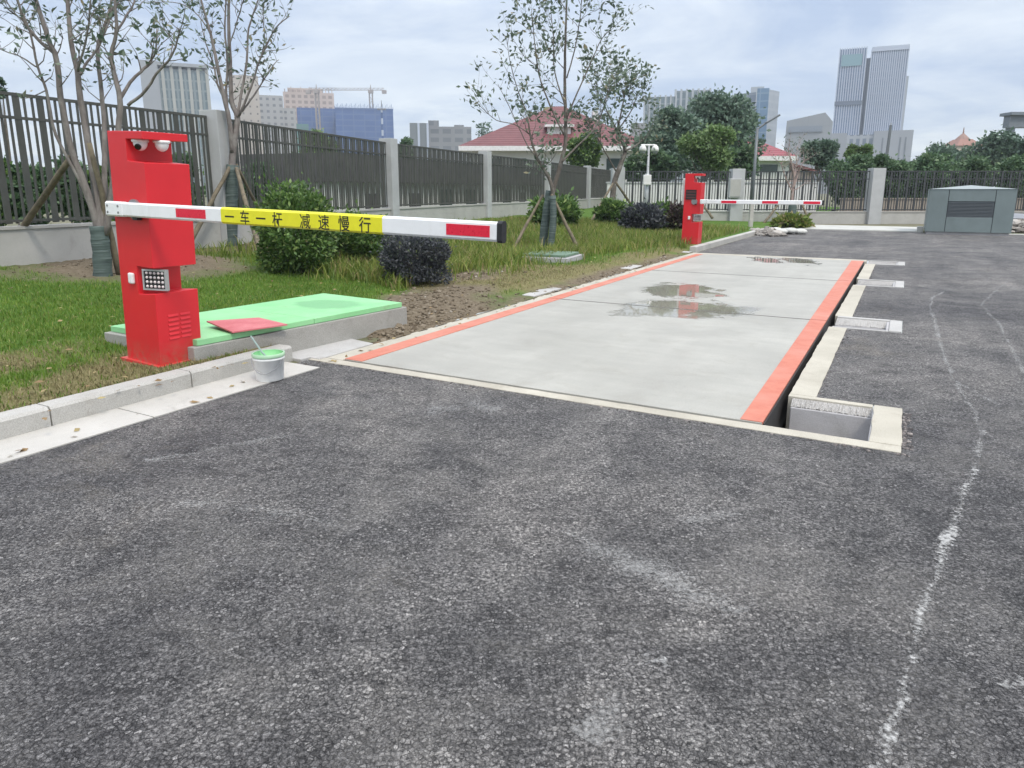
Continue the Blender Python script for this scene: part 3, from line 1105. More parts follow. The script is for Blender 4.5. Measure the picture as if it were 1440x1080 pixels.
def dome_camera(parent, x, y, z, yaw, pitch):
    b = MB()
    b.lathe([(0.0001, 0.0), (0.058, 0.0), (0.060, -0.012), (0.055, -0.02)], 24, (x, y, z))
    b.ball((x, y, z - 0.02), 0.049, 24, 8, 1.25, -1.0, 0.0)
    cam_ = b.build("dome_camera", WHITE_P, parent, smooth=True)
    d = Vector((math.sin(yaw) * math.cos(pitch), -math.cos(yaw) * math.cos(pitch), -math.sin(pitch)))
    c_ = Vector((x, y, z - 0.036))
    l = MB().tube([c_ + d * 0.03, c_ + d * 0.0500, c_ + d * 0.0525, c_ + d * 0.053], [0.023, 0.023, 0.019, 0.001], 20)
    lo = l.build("camera_lens", LENS, cam_, smooth=False)
    return cam_


def arm_box(m, x0, x1, h, d, zc, yc):
    k = 0.012
    pr = [(-d / 2 + k, -h / 2), (d / 2 - k, -h / 2), (d / 2, -h / 2 + k), (d / 2, h / 2 - k), (d / 2 - k, h / 2), (-d / 2 + k, h / 2), (-d / 2, h / 2 - k), (-d / 2, -h / 2 + k)]
    n = len(pr)
    vs = [(x0, yc + a, zc + b) for a, b in pr] + [(x1, yc + a, zc + b) for a, b in pr]
    m.add(vs, [tuple(range(n)), tuple(range(2 * n - 1, n - 1, -1))] + [(i, n + i, n + (i + 1) % n, (i + 1) % n) for i in range(n)])
    return m


def barrier(label, base, lean, near):
    r = thing("barrier_gate", label, "barrier gate", base, (0, lean, -TH), "red barrier gates by the weighbridge")
    hw, hd, H = 0.208, 0.185, 1.755
    xn, z1, z2, z3, z4 = 0.01, 0.57, 0.765, 1.535, 1.70
    prf = [(-hw, 0), (hw, 0), (hw, z1), (xn, z1 - 0.02), (xn, z2), (hw, z2), (hw, z3), (xn, z3 + 0.01), (xn, z4), (hw, z4), (hw, H), (-hw, H)]
    n = len(prf)
    m = MB()
    vs = [(x, -hd, z) for x, z in prf] + [(x, hd, z) for x, z in prf]
    m.add(vs, [tuple(range(n)), tuple(range(2 * n - 1, n - 1, -1))] + [(i, n + i, n + (i + 1) % n, (i + 1) % n) for i in range(n)])
    m.build("cabinet", RED, r, bevel=0.004)
    MB().box(-hw - 0.05, hw + 0.03, -hd - 0.03, hd + 0.06, -0.03, 0.008).build("base_plate", RED, r)
    lv = MB()
    for cx_ in (-0.05, 0.055):
        for k in range(6):
            z = 0.20 + k * 0.036
            lv.add([(hw, cx_ - 0.045, z), (hw, cx_ + 0.045, z), (hw, cx_ + 0.045, z + 0.017), (hw, cx_ - 0.045, z + 0.017),
                    (hw + 0.006, cx_ - 0.042, z), (hw + 0.006, cx_ + 0.042, z)],
                   [(0, 1, 5, 4), (4, 5, 2, 3), (0, 4, 3), (1, 2, 5)])
    lv.build("vent_louvre", RED, r)
    # lamp of clear lenses in the lower opening
    c_, s_ = math.cos(math.radians(24)), math.sin(math.radians(24))
    mt = Matrix.Translation((0.150, -0.13, (z1 + z2) / 2 + 0.002)) @ Matrix.Rotation(math.radians(24), 4, "Z")
    lf_ = MB()
    wx, wz, tk = 0.094, 0.08, 0.012
    lf_.box(-wx, wx, -0.02, 0.02, wz - tk, wz, mt).box(-wx, wx, -0.02, 0.02, -wz, -wz + tk, mt)
    lf_.box(-wx, -wx + tk, -0.02, 0.02, -wz + tk, wz - tk, mt).box(wx - tk, wx, -0.02, 0.02, -wz + tk, wz - tk, mt)
    lamp = lf_.build("fill_lamp", ALU, r)
    MB().box(-wx + tk, wx - tk, -0.012, 0.018, -wz + tk, wz - tk, mt).build("lamp_face", BLACK, lamp)
    ll = MB()
    for i in range(5):
        for k in range(4):
            c0 = mt @ Vector((-0.062 + i * 0.031, -0.0125, -0.051 + k * 0.034))
            nrm = (mt.to_3x3() @ Vector((0, -1, 0)))
            ll.tube([c0, c0 + nrm * 0.004, c0 + nrm * 0.008], [0.0115, 0.010, 0.005], 10)
    ll.build("lamp_lens", LED_W, lamp)
    MB().tube([(0.1, 0.0, z1 - 0.01), (0.1, -0.09, 0.66)], 0.012, 6).build("lamp_bracket", STEEL, lamp)
    dome_camera(r, 0.075, -0.115, z4, 0.55, 0.40)
    if near:
        dome_camera(r, 0.165, -0.005, z4, 3.9, 0.6)
    MB().box(-0.075, -0.015, -hd - 0.028, -hd, 0.625, 0.71).build("push_button", WHITE_P, r, bevel=0.012)
    MB().box(-hw - 0.115, -hw - 0.004, 0.03, 0.16, 0.98, 1.64).build("side_housing", WHITE_P, r, bevel=0.01)
    # the boom
    boom = bpy.data.objects.new("boom", None)
    C.objects.link(boom)
    boom.parent = r
    yb = -hd - 0.045 if near else -hd - 0.045
    boom.location = (0.0, yb, 1.192 if near else 1.07)
    boom.rotation_euler = (0, -lean + (math.radians(1.35) if near else math.radians(0.1)), 0)
    MB().tube([(0.06, 0.028, 0), (0.06, 0.05, 0)], 0.075, 20).build("pivot_hub", STEEL, boom)
    MB().box(0.08, 0.13, 0.0, 0.04, -0.075, -0.052).build("pivot_stop", BLACK, boom)
    if near:
        a, L = -0.20, 3.24
    else:
        a, L = 0.22, 3.04
    h = 0.11
    arm_box(MB(), a + 0.19, L - 0.022, h - 0.006, 0.044, 0, 0).build("boom_arm", WHITE, boom)
    arm_box(MB(), a, a + 0.20, h, 0.05, 0, 0).build("boom_clamp", WHITE, boom)
    sc = MB()
    for x in (a + 0.025, a + 0.155):
        for z in (-0.024, 0.024):
            sc = MB()
            sc.tube([(x, -0.025, z), (x, -0.0285, z), (x, -0.030, z)], [0.009, 0.009, 0.005], 10).build("clamp_screw", STEEL, boom)
    arm_box(MB(), L - 0.02, L + 0.010, h + 0.004, 0.05, 0, 0).build("end_cap", BLACK, boom)
    reds = ((0.62, 0.93), (2.90, 3.175)) if near else ((0.74, 1.10), (1.70, 2.06), (2.62, 2.98))
    for x0, x1 in reds:
        MB().box(x0, x1, -0.0245, -0.0218, -0.03, 0.03).build("reflector", REFLECT_RED, boom)
    if near:
        x0, x1 = 1.085, 2.455
        arm_box(MB(), x0, x1, h - 0.002, 0.047, 0, 0).build("warning_band", YELLOW, boom)
        band = boom.children[-1]
        def px2x(px):
            return 1.085 + (px - 310) / 226.0 * 1.37
        tm = MB()
        for ch, px in zip("一车一杆减速慢行", (324, 348, 372.5, 397, 436.5, 462, 488.5, 515)):
            me_ = text_mesh(ch, 0.098, "character", INK, band, None, None)
            xs = [v_.co.x for v_ in me_.vertices]
            ys_ = [v_.co.y for v_ in me_.vertices]
            mxx, mny = (min(xs) + max(xs)) / 2, (min(ys_) + max(ys_)) / 2
            tm = MB()
            tm.add([(px2x(px) + (v_.co.x - mxx) * 0.95, -0.0245 - v_.co.z, (v_.co.y - mny) * 1.0 - 0.004) for v_ in me_.vertices],
                   [tuple(p_.vertices) for p_ in me_.polygons])
            bpy.data.meshes.remove(me_)
            tm.build("lettering", INK, boom)
    else:
        d_ = MB().box(-0.16, 0.10, -hd - 0.02, -hd, 1.12, 1.36).build("display_panel", BLACK, r)
        l_ = MB()
        for k in range(3):
            l_.box(-0.15, 0.09, -hd - 0.0225, -hd - 0.02, 1.15 + k * 0.07, 1.185 + k * 0.07)
        l_.build("display_row", plain("dim_display_rows", (0.10, 0.035, 0.035), 0.4), d_)
    return r


pb = from_uv(-1.015, -0.985, 0)
pb.z = lawn_z(-1.2, -0.9, False) + 0.005
barrier("tall red barrier cabinet near the camera with a white boom and yellow warning band", pb, math.radians(2.6), True)
p2 = G(972, 343, 0.11)
p2.z = 0.11
barrier("distant red barrier cabinet at the far end of the weighbridge with a plain white boom", p2, math.radians(0.6), False)

# ------------------------------------------------------------------ green cover slab, plate, bucket, small cover
GREEN = NT("green_cover_paint")
P = GREEN.pos()
gf_ = GREEN.noise(P, 2.5, 5, 0.6)
c = GREEN.ramp(gf_, [(0.3, (0.20, 0.50, 0.22)), (0.7, (0.28, 0.58, 0.29))])
vt = GREEN.n.new("ShaderNodeMapping"); vt.vector_type = "TEXTURE"
GREEN.l.new(P, vt.inputs[0])
sp_ = from_uv(0.95, -1.1)
vt.inputs["Location"].default_value, vt.inputs["Rotation"].default_value, vt.inputs["Scale"].default_value = (sp_.x, sp_.y, 0.28), (0, 0, -0.5), (0.42, 0.30, 9)
ln = GREEN.n.new("ShaderNodeVectorMath"); ln.operation = "LENGTH"
GREEN.l.new(vt.outputs[0], ln.inputs[0])
spot = GREEN.math("SUBTRACT", ln.outputs["Value"], GREEN.math("MULTIPLY", GREEN.math("SUBTRACT", GREEN.noise(P, 6, 4, 0.6), 0.5), 0.5))
c = GREEN.mix(GREEN.ramp(spot, [(0.75, 0.75), (1.0, 0.0)]), c, (0.15, 0.36, 0.17))
wear = GREEN.ramp(GREEN.noise(P, 9, 6, 0.75), [(0.6, 0.0), (0.75, 0.35)])
c = GREEN.mix(wear, c, (0.36, 0.52, 0.36))
mud = GREEN.ramp(GREEN.noise(P, 3.5, 7, 0.75, 0.6), [(0.56, 0.0), (0.75, 0.45)])
c = GREEN.mix(mud, c, (0.22, 0.27, 0.15))
GREEN.set(c, 0.6)
sb = from_uv(0.3, -1.2, 0.12)
slab = thing("covered_chamber", "low concrete chamber with a bright green sheet cover behind the kerb", "chamber cover", sb)
ctr = Vector((sum(p[0] for p in SLAB) / 4, sum(p[1] for p in SLAB) / 4))


def ring(k, z):
    out = []
    for u, v in SLAB:
        d = Vector((u, v)) - ctr
        d = d + d.normalized() * k
        q = from_uv(ctr.x + d.x, ctr.y + d.y)
        out.append((q.x - sb.x, q.y - sb.y))
    return out


MB().prism(ring(0.055, 0), -0.25, 0.105).build("concrete_base", MAT["base"], slab, bevel=0.006)
gs = MB()
Q = [Vector((*p, 0)) for p in ring(0.0, 0)]
for i in range(2):
    a0, a1 = i / 2 + (0.001 if i else 0), (i + 1) / 2 - (0.001 if i == 0 else 0)
    e0, e1 = Q[0].lerp(Q[1], a0), Q[0].lerp(Q[1], a1)
    w0, w1 = Q[3].lerp(Q[2], a0), Q[3].lerp(Q[2], a1)
    o_ = MB().prism([(e0.x, e0.y), (e1.x, e1.y), (w1.x, w1.y), (w0.x, w0.y)], 0.108, 0.158)
    o_.build("cover_sheet", GREEN.m, slab, bevel=0.004)

PINK = NT("faded_red_board")
P = PINK.obj()
c = PINK.ramp(PINK.noise(P, 5, 6, 0.7), [(0.3, (0.42, 0.09, 0.10)), (0.6, (0.52, 0.16, 0.17)), (0.8, (0.60, 0.30, 0.29))])
PINK.set(PINK.mix(PINK.ramp(PINK.noise(P, 18, 5, 0.75), [(0.6, 0.0), (0.72, 0.7)]), c, (0.30, 0.15, 0.12)), 0.7)
pc = [G(a, b, 0.30) for a, b in ((291, 457), (327, 467), (404, 455), (364, 448))]
po = sum(pc, Vector()) / 4
z0 = sb.z + 0.159
pl = MB()
zs = [0.045, 0.012, 0.004, 0.02]
vs = [(p.x - po.x, p.y - po.y, zs[i]) for i, p in enumerate(pc)] + [(p.x - po.x, p.y - po.y, zs[i] + 0.012) for i, p in enumerate(pc)]
pl.add(vs, [(3, 2, 1, 0), (4, 5, 6, 7), (0, 1, 5, 4), (1, 2, 6, 5), (2, 3, 7, 6), (3, 0, 4, 7)])
o = pl.build("loose_board", PINK.m)
o.location = (po.x, po.y, z0)
tag(o, "faded red board lying loose on the green sheet cover", "board")

bp = G(380, 533, 0.006)
bk = thing("paint_bucket", "white plastic paint bucket with green paint inside standing on the gutter", "bucket", bp)
BW = plain("scuffed_white_bucket", (0.80, 0.80, 0.78), 0.45, 0.06, 14, stain=(0.42, 0.44, 0.40))
bb = MB().lathe([(0.0001, 0.004), (0.098, 0.0), (0.102, 0.006), (0.116, 0.165), (0.121, 0.167), (0.121, 0.180), (0.117, 0.182), (0.118, 0.205), (0.122, 0.207), (0.122, 0.214), (0.115, 0.214), (0.111, 0.16)], 36)
bb.build("bucket_body", BW, bk, smooth=True)
MB().lathe([(0.1125, 0.2132), (0.1085, 0.168), (0.0001, 0.165)], 30).build("green_paint", GREEN.m, bk, smooth=True)
MB().lathe([(0.1225, 0.188), (0.1235, 0.190), (0.1235, 0.2155), (0.1155, 0.2165)], 36).build("painted_rim", plain("pale_green_paint", (0.36, 0.55, 0.36), 0.5), bk, smooth=True)
hp = [Vector((0.121 * math.cos(a), 0.121 * math.sin(a), 0.175)) for a in (math.radians(200), math.radians(340))]
arc = []
for i in range(13):
    k = i / 12
    a = math.radians(200 + 140 * k)
    arc.append((0.128 * math.cos(a), 0.128 * math.sin(a), 0.172 - 0.10 * math.sin(math.pi * k)))
MB().tube(arc, 0.003, 6).build("wire_handle", STEEL, bk)
bs = MB().tube([(0.02, 0.02, 0.12), (-0.06, 0.03, 0.21), (-0.145, 0.05, 0.335)], [0.009, 0.008, 0.007], 8)
o = bs.build("stirring_stick", plain("grey_green_stick", (0.28, 0.36, 0.34), 0.6))
o.location = bp
tag(o, "thin grey green stirring stick leaning out of the paint bucket", "stick")

q = G(775, 366)
mc = thing("manhole_cover", "small dark green square cover on a concrete frame in the weeds", "manhole cover", q, (0, 0, 0.1 - TH))
MB().box(-0.52, 0.52, -0.5, 0.5, -0.1, 0.10).build("concrete_frame", MAT["pit"], mc, bevel=0.01)
MB().box(-0.44, 0.44, -0.42, 0.42, 0.102, 0.15).build("cover_plate", plain("dark_green_plate", (0.12, 0.19, 0.13), 0.6, 0.15), mc, bevel=0.008)

# ------------------------------------------------------------------ fences
def fence(name, label, tops, bars, wide, pw, mat, plh, group=None):
    """tops: list of (x, y, z_base, z_top, has_pillar)"""
    o0 = Vector((tops[0][0], tops[0][1], tops[0][2]))
    r = thing(name, label, "fence", o0, group=group)
    pb_ = MB()
    for i in range(len(tops) - 1):
        a, b = tops[i], tops[i + 1]
        pa, pb2 = Vector((a[0], a[1], 0)), Vector((b[0], b[1], 0))
        d = (pb2 - pa)
        L = d.length
        d.normalize()
        nrm = Vector((-d.y, d.x, 0))

        def at(s, off, frac=None, z=None):
            k = s / L
            zb_, zt_ = a[2] + (b[2] - a[2]) * k, a[3] + (b[3] - a[3]) * k
            p = pa + d * s + nrm * off
            return p, zb_, zt_

        def seg(m, s0, s1, off0, off1, zf0, zf1):
            pts = []
            for s in (s0, s1):
                for off in (off0, off1):
                    p, zb_, zt_ = at(s, off)
                    pts.append((p, zf0(zb_, zt_), zf1(zb_, zt_)))
            (p00, l00, h00), (p01, l01, h01), (p10, l10, h10), (p11, l11, h11) = pts
            vs = [(p00.x, p00.y, l00), (p10.x, p10.y, l10), (p11.x, p11.y, l11), (p01.x, p01.y, l01),
                  (p00.x, p00.y, h00), (p10.x, p10.y, h10), (p11.x, p11.y, h11), (p01.x, p01.y, h01)]
            m.add(vs, [(0, 3, 2, 1), (4, 5, 6, 7), (0, 1, 5, 4), (1, 2, 6, 5), (2, 3, 7, 6), (3, 0, 4, 7)])

        pl_ = MB()
        seg(pl_, pw / 2 if a[4] else 0, L - (pw / 2 if b[4] else 0), -0.10, 0.10, lambda zb_, zt_: zb_ - 0.5, lambda zb_, zt_: zb_ + plh)
        seg(pl_, pw / 2 if a[4] else 0, L - (pw / 2 if b[4] else 0), -0.125, 0.125, lambda zb_, zt_: zb_ + plh + 0.002, lambda zb_, zt_: zb_ + plh + 0.045)
        pl_.build("plinth", MAT["plinth"], r, world=True)
        s0, s1 = (pw / 2 + 0.02 if a[4] else 0), L - (pw / 2 + 0.02 if b[4] else 0)
        rl = MB()
        lo = plh + 0.1
        for f0, f1 in ((lambda zb_, zt_: zt_ - 0.075, lambda zb_, zt_: zt_ - 0.03), (lambda zb_, zt_: zt_ - 0.40, lambda zb_, zt_: zt_ - 0.36),
                       (lambda zb_, zt_: zb_ + lo, lambda zb_, zt_: zb_ + lo + 0.04)):
            seg(rl, s0, s1, -0.022, 0.022, f0, f1)
        rail = rl.build("rail", mat, r, world=True)
        br = MB()
        nb = max(2, int((s1 - s0) / bars))
        for k in range(nb + 1):
            s = s0 + (s1 - s0) * k / nb
            w = 0.044 if k % wide == 0 else 0.016
            s_a, s_b = max(s0, s - w), min(s1, s + w)
            dd = 0.016 if k % wide == 0 else 0.010
            seg(br, s_a, s_b, -dd, dd, lambda zb_, zt_: zb_ + lo - 0.02, lambda zb_, zt_: zt_ - 0.028)
        br.build("fence_panel", mat, r, world=True)
    for i, a in enumerate(tops):
        if not a[4]:
            continue
        b = tops[min(i + 1, len(tops) - 1)] if i < len(tops) - 1 else tops[i - 1]
        ang = math.atan2(b[1] - a[1], b[0] - a[0])
        m = MB().box(-pw / 2, pw / 2, -pw / 2, pw / 2, a[2] - 0.5, a[3] + 0.08, Matrix.Translation((a[0], a[1], 0)) @ Matrix.Rotation(ang, 4, "Z"))
        m.build("pillar", MAT["pillar"], r, world=True, bevel=0.01)
    return r


LF = []
for (px, py, pil) in ((0, 125, False), (302, 162, True), (546, 199, True), (682, 216, True), (768, 226, True), (826, 235, True), (862, 239, True)):
    p = G(px, py, 2.87)
    u, v = to_uv(p)
    LF.append((p.x, p.y, lawn_z(u, v, False), 2.87, pil))
d0 = Vector((LF[0][0] - LF[1][0], LF[0][1] - LF[1][1]))
LF[0] = (LF[0][0] + d0.x * 0.9, LF[0][1] + d0.y * 0.9, LF[0][2], 2.87, True)
fence("bar_fence", "long dark bar fence with pale pillars along the left lawn", LF, 0.115, 3, 0.40, FENCE_M, 0.52)
FY = 31.4
FF = []
for px, pil in ((868, True), (1035, True), (1230, True), (1460, True), (1700, True)):
    p = W(px, 268, FY)
    u, v = to_uv(p)
    FF.append((p.x, FY, 0.0 if px > 1000 else 0.12, 2.33 if px != 1035 else 2.3, pil))
fence("bar_fence", "dark bar fence crossing the far end behind the grey enclosure and second barrier", FF, 0.125, 3, 0.55, FENCE_F, 0.50)
xb = MB()
p = W(1033, 268, FY - 0.42)
jb = thing("junction_box", "pale grey box fixed to the wide fence pillar behind the second barrier", "junction box", (p.x, p.y, 1.15))
MB().box(-0.26, 0.26, -0.12, 0.12, 0.0, 0.82).build("box_body", MAT["pillar"], jb, bevel=0.015)
MB().box(-0.22, 0.22, -0.132, -0.12, 0.05, 0.77).build("box_door", MAT["plinth"], jb, bevel=0.005)

# ------------------------------------------------------------------ leaves
def leaf_mesh(pts, dirs, size, ratio, rg, upish=0.0):
    """pointed leaves: pts (n,3); dirs (n,3) leaf axes"""
    n = len(pts)
    pts, d = np.asarray(pts), np.asarray(dirs)
    d = d / np.maximum(1e-6, np.linalg.norm(d, axis=1))[:, None]
    r = rg.normal(size=(n, 3))
    r[:, 2] += upish
    s = np.cross(d, r)
    s /= np.maximum(1e-6, np.linalg.norm(s, axis=1))[:, None]
    L = size * rg.uniform(0.65, 1.35, n)
    w = L * ratio
    nn = np.cross(s, d)
    V = np.zeros((n, 4, 3))
    V[:, 0] = pts
    V[:, 1] = pts + d * (L * 0.45)[:, None] + s * (w / 2)[:, None] + nn * (0.12 * w)[:, None]
    V[:, 2] = pts + d * L[:, None]
    V[:, 3] = pts + d * (L * 0.45)[:, None] - s * (w / 2)[:, None] + nn * (0.12 * w)[:, None]
    return V.reshape(-1, 3)


def quads_obj(name, V, mat, parent=None):
    n = len(V) // 4
    me = bpy.data.meshes.new(name)
    me.vertices.add(n * 4)
    me.vertices.foreach_set("co", np.ascontiguousarray(V, dtype=np.float32).ravel())
    me.loops.add(n * 4)
    me.loops.foreach_set("vertex_index", np.arange(n * 4, dtype=np.int32))
    me.polygons.add(n)
    me.polygons.foreach_set("loop_start", np.arange(0, n * 4, 4, dtype=np.int32))
    me.update(calc_edges=True)
    me.materials.append(mat)
    o = bpy.data.objects.new(name, me)
    C.objects.link(o)
    if parent is not None:
        o.parent = parent
    return o


def smooth_path(pts, rad, k=4, jit=0.0, rg=None):
    pts = [Vector(p) for p in pts]
    out, ro = [], []
    n = len(pts)
    for i in range(n - 1):
        p0, p1, p2_, p3 = pts[max(0, i - 1)], pts[i], pts[i + 1], pts[min(n - 1, i + 2)]
        for j in range(k):
            t_ = j / k
            q = 0.5 * ((2 * p1) + (p2_ - p0) * t_ + (2 * p0 - 5 * p1 + 4 * p2_ - p3) * t_ * t_ + (3 * p1 - p0 - 3 * p2_ + p3) * t_ ** 3)
            if jit and rg:
                q = q + Vector((rg.uniform(-jit, jit), rg.uniform(-jit, jit), rg.uniform(-jit, jit)))
            out.append(q)
            ro.append(rad[i] + (rad[i + 1] - rad[i]) * t_)
    out.append(pts[-1])
    ro.append(rad[-1])
    return out, ro


class Tree:
    def __init__(self, seed):
        self.rg = random.Random(seed)
        self.nr = np.random.default_rng(seed)
        self.wood = MB()
        self.lp, self.ld = [], []

    def stem(self, pts, r0, r1, n=7, k=4, jit=0.004):
        m = len(pts)
        rad = [r0 + (r1 - r0) * i / (m - 1) for i in range(m)]
        P_, R_ = smooth_path(pts, rad, k, jit, self.rg)
        self.wood.tube(P_, R_, n)
        return P_, R_

    def leaves_at(self, p, d, count, spread):
        rg = self.rg
        for _ in range(count):
            self.lp.append((p.x + rg.gauss(0, spread), p.y + rg.gauss(0, spread), p.z + rg.gauss(0, spread)))
            q = Vector((rg.gauss(0, 1), rg.gauss(0, 1), rg.gauss(-0.1, 0.7))) + d * 0.8
            self.ld.append(tuple(q))

    def twigs(self, P_, R_, count, length, leaves, spread, start=0.3, sub=1, thin=0.004):
        rg = self.rg
        n = len(P_)
        for _ in range(count):
            i = min(n - 2, int(n * (start + (1 - start) * rg.random())))
            d = (P_[i + 1] - P_[i]).normalized()
            side = Vector((rg.gauss(0, 1), rg.gauss(0, 1), rg.gauss(0.25, 0.5))).normalized()
            dd = (d * rg.uniform(0.3, 0.9) + side * rg.uniform(0.6, 1.0)).normalized()
            L = length * rg.uniform(0.5, 1.3)
            pts = [P_[i]]
            for k in range(4):
                dd = (dd + Vector((rg.gauss(0, 0.18), rg.gauss(0, 0.18), rg.gauss(0.12, 0.15)))).normalized()
                pts.append(pts[-1] + dd * L / 4)
            r0 = min(R_[i] * 0.6, thin * 2.2)
            rr = [r0 + (thin * 0.4 - r0) * k / 4 for k in range(5)]
            self.wood.tube(pts, rr, 5, cap=False)
            for k in range(1, 5):
                if rg.random() < 0.8:
                    self.leaves_at(pts[k], dd, max(1, int(leaves * rg.uniform(0.4, 1.3))), spread)
            if sub:
                self.twigs(pts, rr, sub, length * 0.5, leaves, spread, 0.4, 0, thin * 0.7)

    def finish(self, root, bark_m, leaf_m, size, ratio=0.38, crown="crown", trunk="trunk", upish=0.4):
        self.wood.build(trunk, bark_m, root, world=True, smooth=True)
        if self.lp:
            o = np.array(root.location)
            V = leaf_mesh(np.array(self.lp) - o, self.ld, size, ratio, self.nr, upish)
            quads_obj(crown, V, leaf_m, root)


def wrap_part(root, pts, rad):
    P_, R_ = smooth_path(pts, rad, 5)
    R_ = [r + 0.006 * math.sin(i * 2.1) for i, r in enumerate(R_)]
    return MB().tube(P_, R_, 14).build("trunk_wrap", WRAP, root, world=True, smooth=True)


def stake(label, p0, p1, r=0.035):
    d = (p1 - p0).normalized()
    a = p0 - d * 0.12
    pts = [a + (p1 + d * 0.08 - a) * k / 6 + Vector((rnd.gauss(0, 0.006), rnd.gauss(0, 0.006), 0)) for k in range(7)]
    m = MB().tube(pts, [r * (1 - 0.05 * k) for k in range(7)], 8)
    o = m.build("support_stake", STAKE, origin=tuple(p0), smooth=True)
    return tag(o, label, "support stake", "timber stakes propping the young trees")


def pxs(lst, Y, dy=0.0):
    n = len(lst)
    return [W(x, y, Y + dy * i / max(1, n - 1)) for i, (x, y) in enumerate(lst)]


# left multi-stem tree
b1 = G(146, 388)
Y1 = b1.y
t1 = thing("young_tree", "bare multi-stem young tree with green wrapped base directly behind the near red cabinet", "tree", b1, group="young trees on the lawn")
T = Tree(21)
stems1 = [
    ([(139, 325), (123, 269), (102, 215), (86, 139), (79, 81), (69, 58), (51, 0), (45, -40), (40, -80)], 0.062, 0.022, -0.3),
    ([(86, 139), (79, 82), (58, 60), (35, 32), (25, 0), (15, -30)], 0.034, 0.015, -0.3),
    ([(141, 325), (138, 276), (127, 220), (113, 139), (109, 100), (100, 58), (95, 0), (93, -50), (96, -90)], 0.066, 0.022, 0.25),
    ([(144, 330), (147, 250), (147, 185), (143, 130), (137, 69), (148, 35), (157, 0), (160, -50)], 0.05, 0.016, 0.5),
    ([(113, 105), (122, 88), (136, 70), (150, 40), (158, 10)], 0.024, 0.011, 0.3),
    ([(148, 330), (160, 250), (167, 180), (169, 139), (160, 100), (157, 76), (164, 42), (162, 0), (168, -50)], 0.058, 0.018, -0.1),
    ([(169, 139), (183, 116), (199, 100), (212, 86), (219, 70), (221, 40)], 0.03, 0.012, 0.4),
    ([(180, 148), (204, 128), (220, 104), (241, 79), (250, 55), (252, 40)], 0.027, 0.010, -0.4),
    ([(131, 300), (110, 250), (79, 190), (65, 127), (53, 93), (42, 46), (25, 0), (12, -40)], 0.030, 0.010, -0.6),
    ([(164, 45), (178, 22), (190, 0), (196, -30)], 0.02, 0.01, 0.2),
    ([(109, 100), (120, 60), (126, 20), (130, -30)], 0.02, 0.009, -0.4),
    ([(53, 95), (30, 80), (8, 72), (-15, 60)], 0.014, 0.006, -0.2),
    ([(42, 30), (20, 20), (0, 2)], 0.014, 0.006, -0.2),
]
for pts, r0, r1, dy in stems1:
    P_, R_ = T.stem(pxs(pts, Y1, dy), r0 * 0.78, r1 * 0.72)
    T.twigs(P_, R_, 11, 0.46, 2, 0.035, 0.38, 1)
T.finish(t1, BARK, LEAF, 0.10, 0.36)
wrap_part(t1, [W(145, 392, Y1), W(143, 355, Y1), W(138, 318, Y1)], [0.118, 0.112, 0.105])
stake("long leaning timber stake at the left edge of the lawn, left of the first tree", G(2, 366), W(98, 222, Y1 + 0.1), 0.055)
stake("timber stake leaning against the first tree, close behind the near red cabinet", G(168, 385), W(129, 210, Y1 - 0.15), 0.045)

# second tree by the pillar
b2 = G(325, 347)
Y2 = b2.y
t2 = thing("young_tree", "slender young tree with a fan of bare upright branches by the nearest fence pillar", "tree", b2, group="young trees on the lawn")
T = Tree(22)
stems2 = [
    ([(325, 300), (327, 220), (331, 190), (334, 163), (326, 144), (324, 99), (322, 40), (322, 0), (324, -60)], 0.085, 0.02, 0.1),
    ([(327, 215), (322, 165), (315, 138), (305, 89), (297, 50), (283, 0), (276, -40)], 0.06, 0.014, -0.3),
    ([(322, 168), (318, 128), (320, 89), (316, 40), (318, 0), (316, -50)], 0.034, 0.012, 0.4),
    ([(334, 165), (338, 140), (347, 87), (350, 40), (363, 0), (372, -40)], 0.034, 0.012, 0.3),
    ([(336, 163), (352, 125), (366, 83), (387, 40), (407, 23)], 0.03, 0.009, -0.3),
    ([(340, 157), (358, 133), (371, 112), (385, 91), (392, 84)], 0.024, 0.007, 0.3),
    ([(316, 140), (306, 118), (300, 90), (289, 60), (282, 30)], 0.028, 0.009, 0.5),
    ([(297, 50), (280, 23), (253, 5), (217, 3)], 0.016, 0.006, 0.2),
    ([(320, 70), (332, 35), (342, 0), (348, -40)], 0.016, 0.008, -0.3),
    ([(366, 83), (372, 55), (370, 20), (374, -10)], 0.013, 0.006, -0.3),
]
for pts, r0, r1, dy in stems2:
    P_, R_ = T.stem(pxs(pts, Y2, dy), r0 * 0.85, r1 * 0.8)
    T.twigs(P_, R_, 10, 0.5, 2, 0.05, 0.38, 1)
T.finish(t2, BARK, LEAF, 0.115, 0.38)
wrap_part(t2, [W(325, 350, Y2), W(325, 300, Y2), W(327, 232, Y2)], [0.125, 0.12, 0.11])
stake("dark timber stake leaning against the second tree, its foot behind the near red cabinet", G(262, 352), W(321, 237, Y2 - 0.1), 0.05)
stake("pale timber stake on the right of the second tree, in front of the round bush", G(369, 364), W(333, 240, Y2 - 0.15), 0.05)
stake("thin dark stake behind the round bush propping the second tree", G(385, 338), W(334, 236, Y2 + 0.1), 0.04)

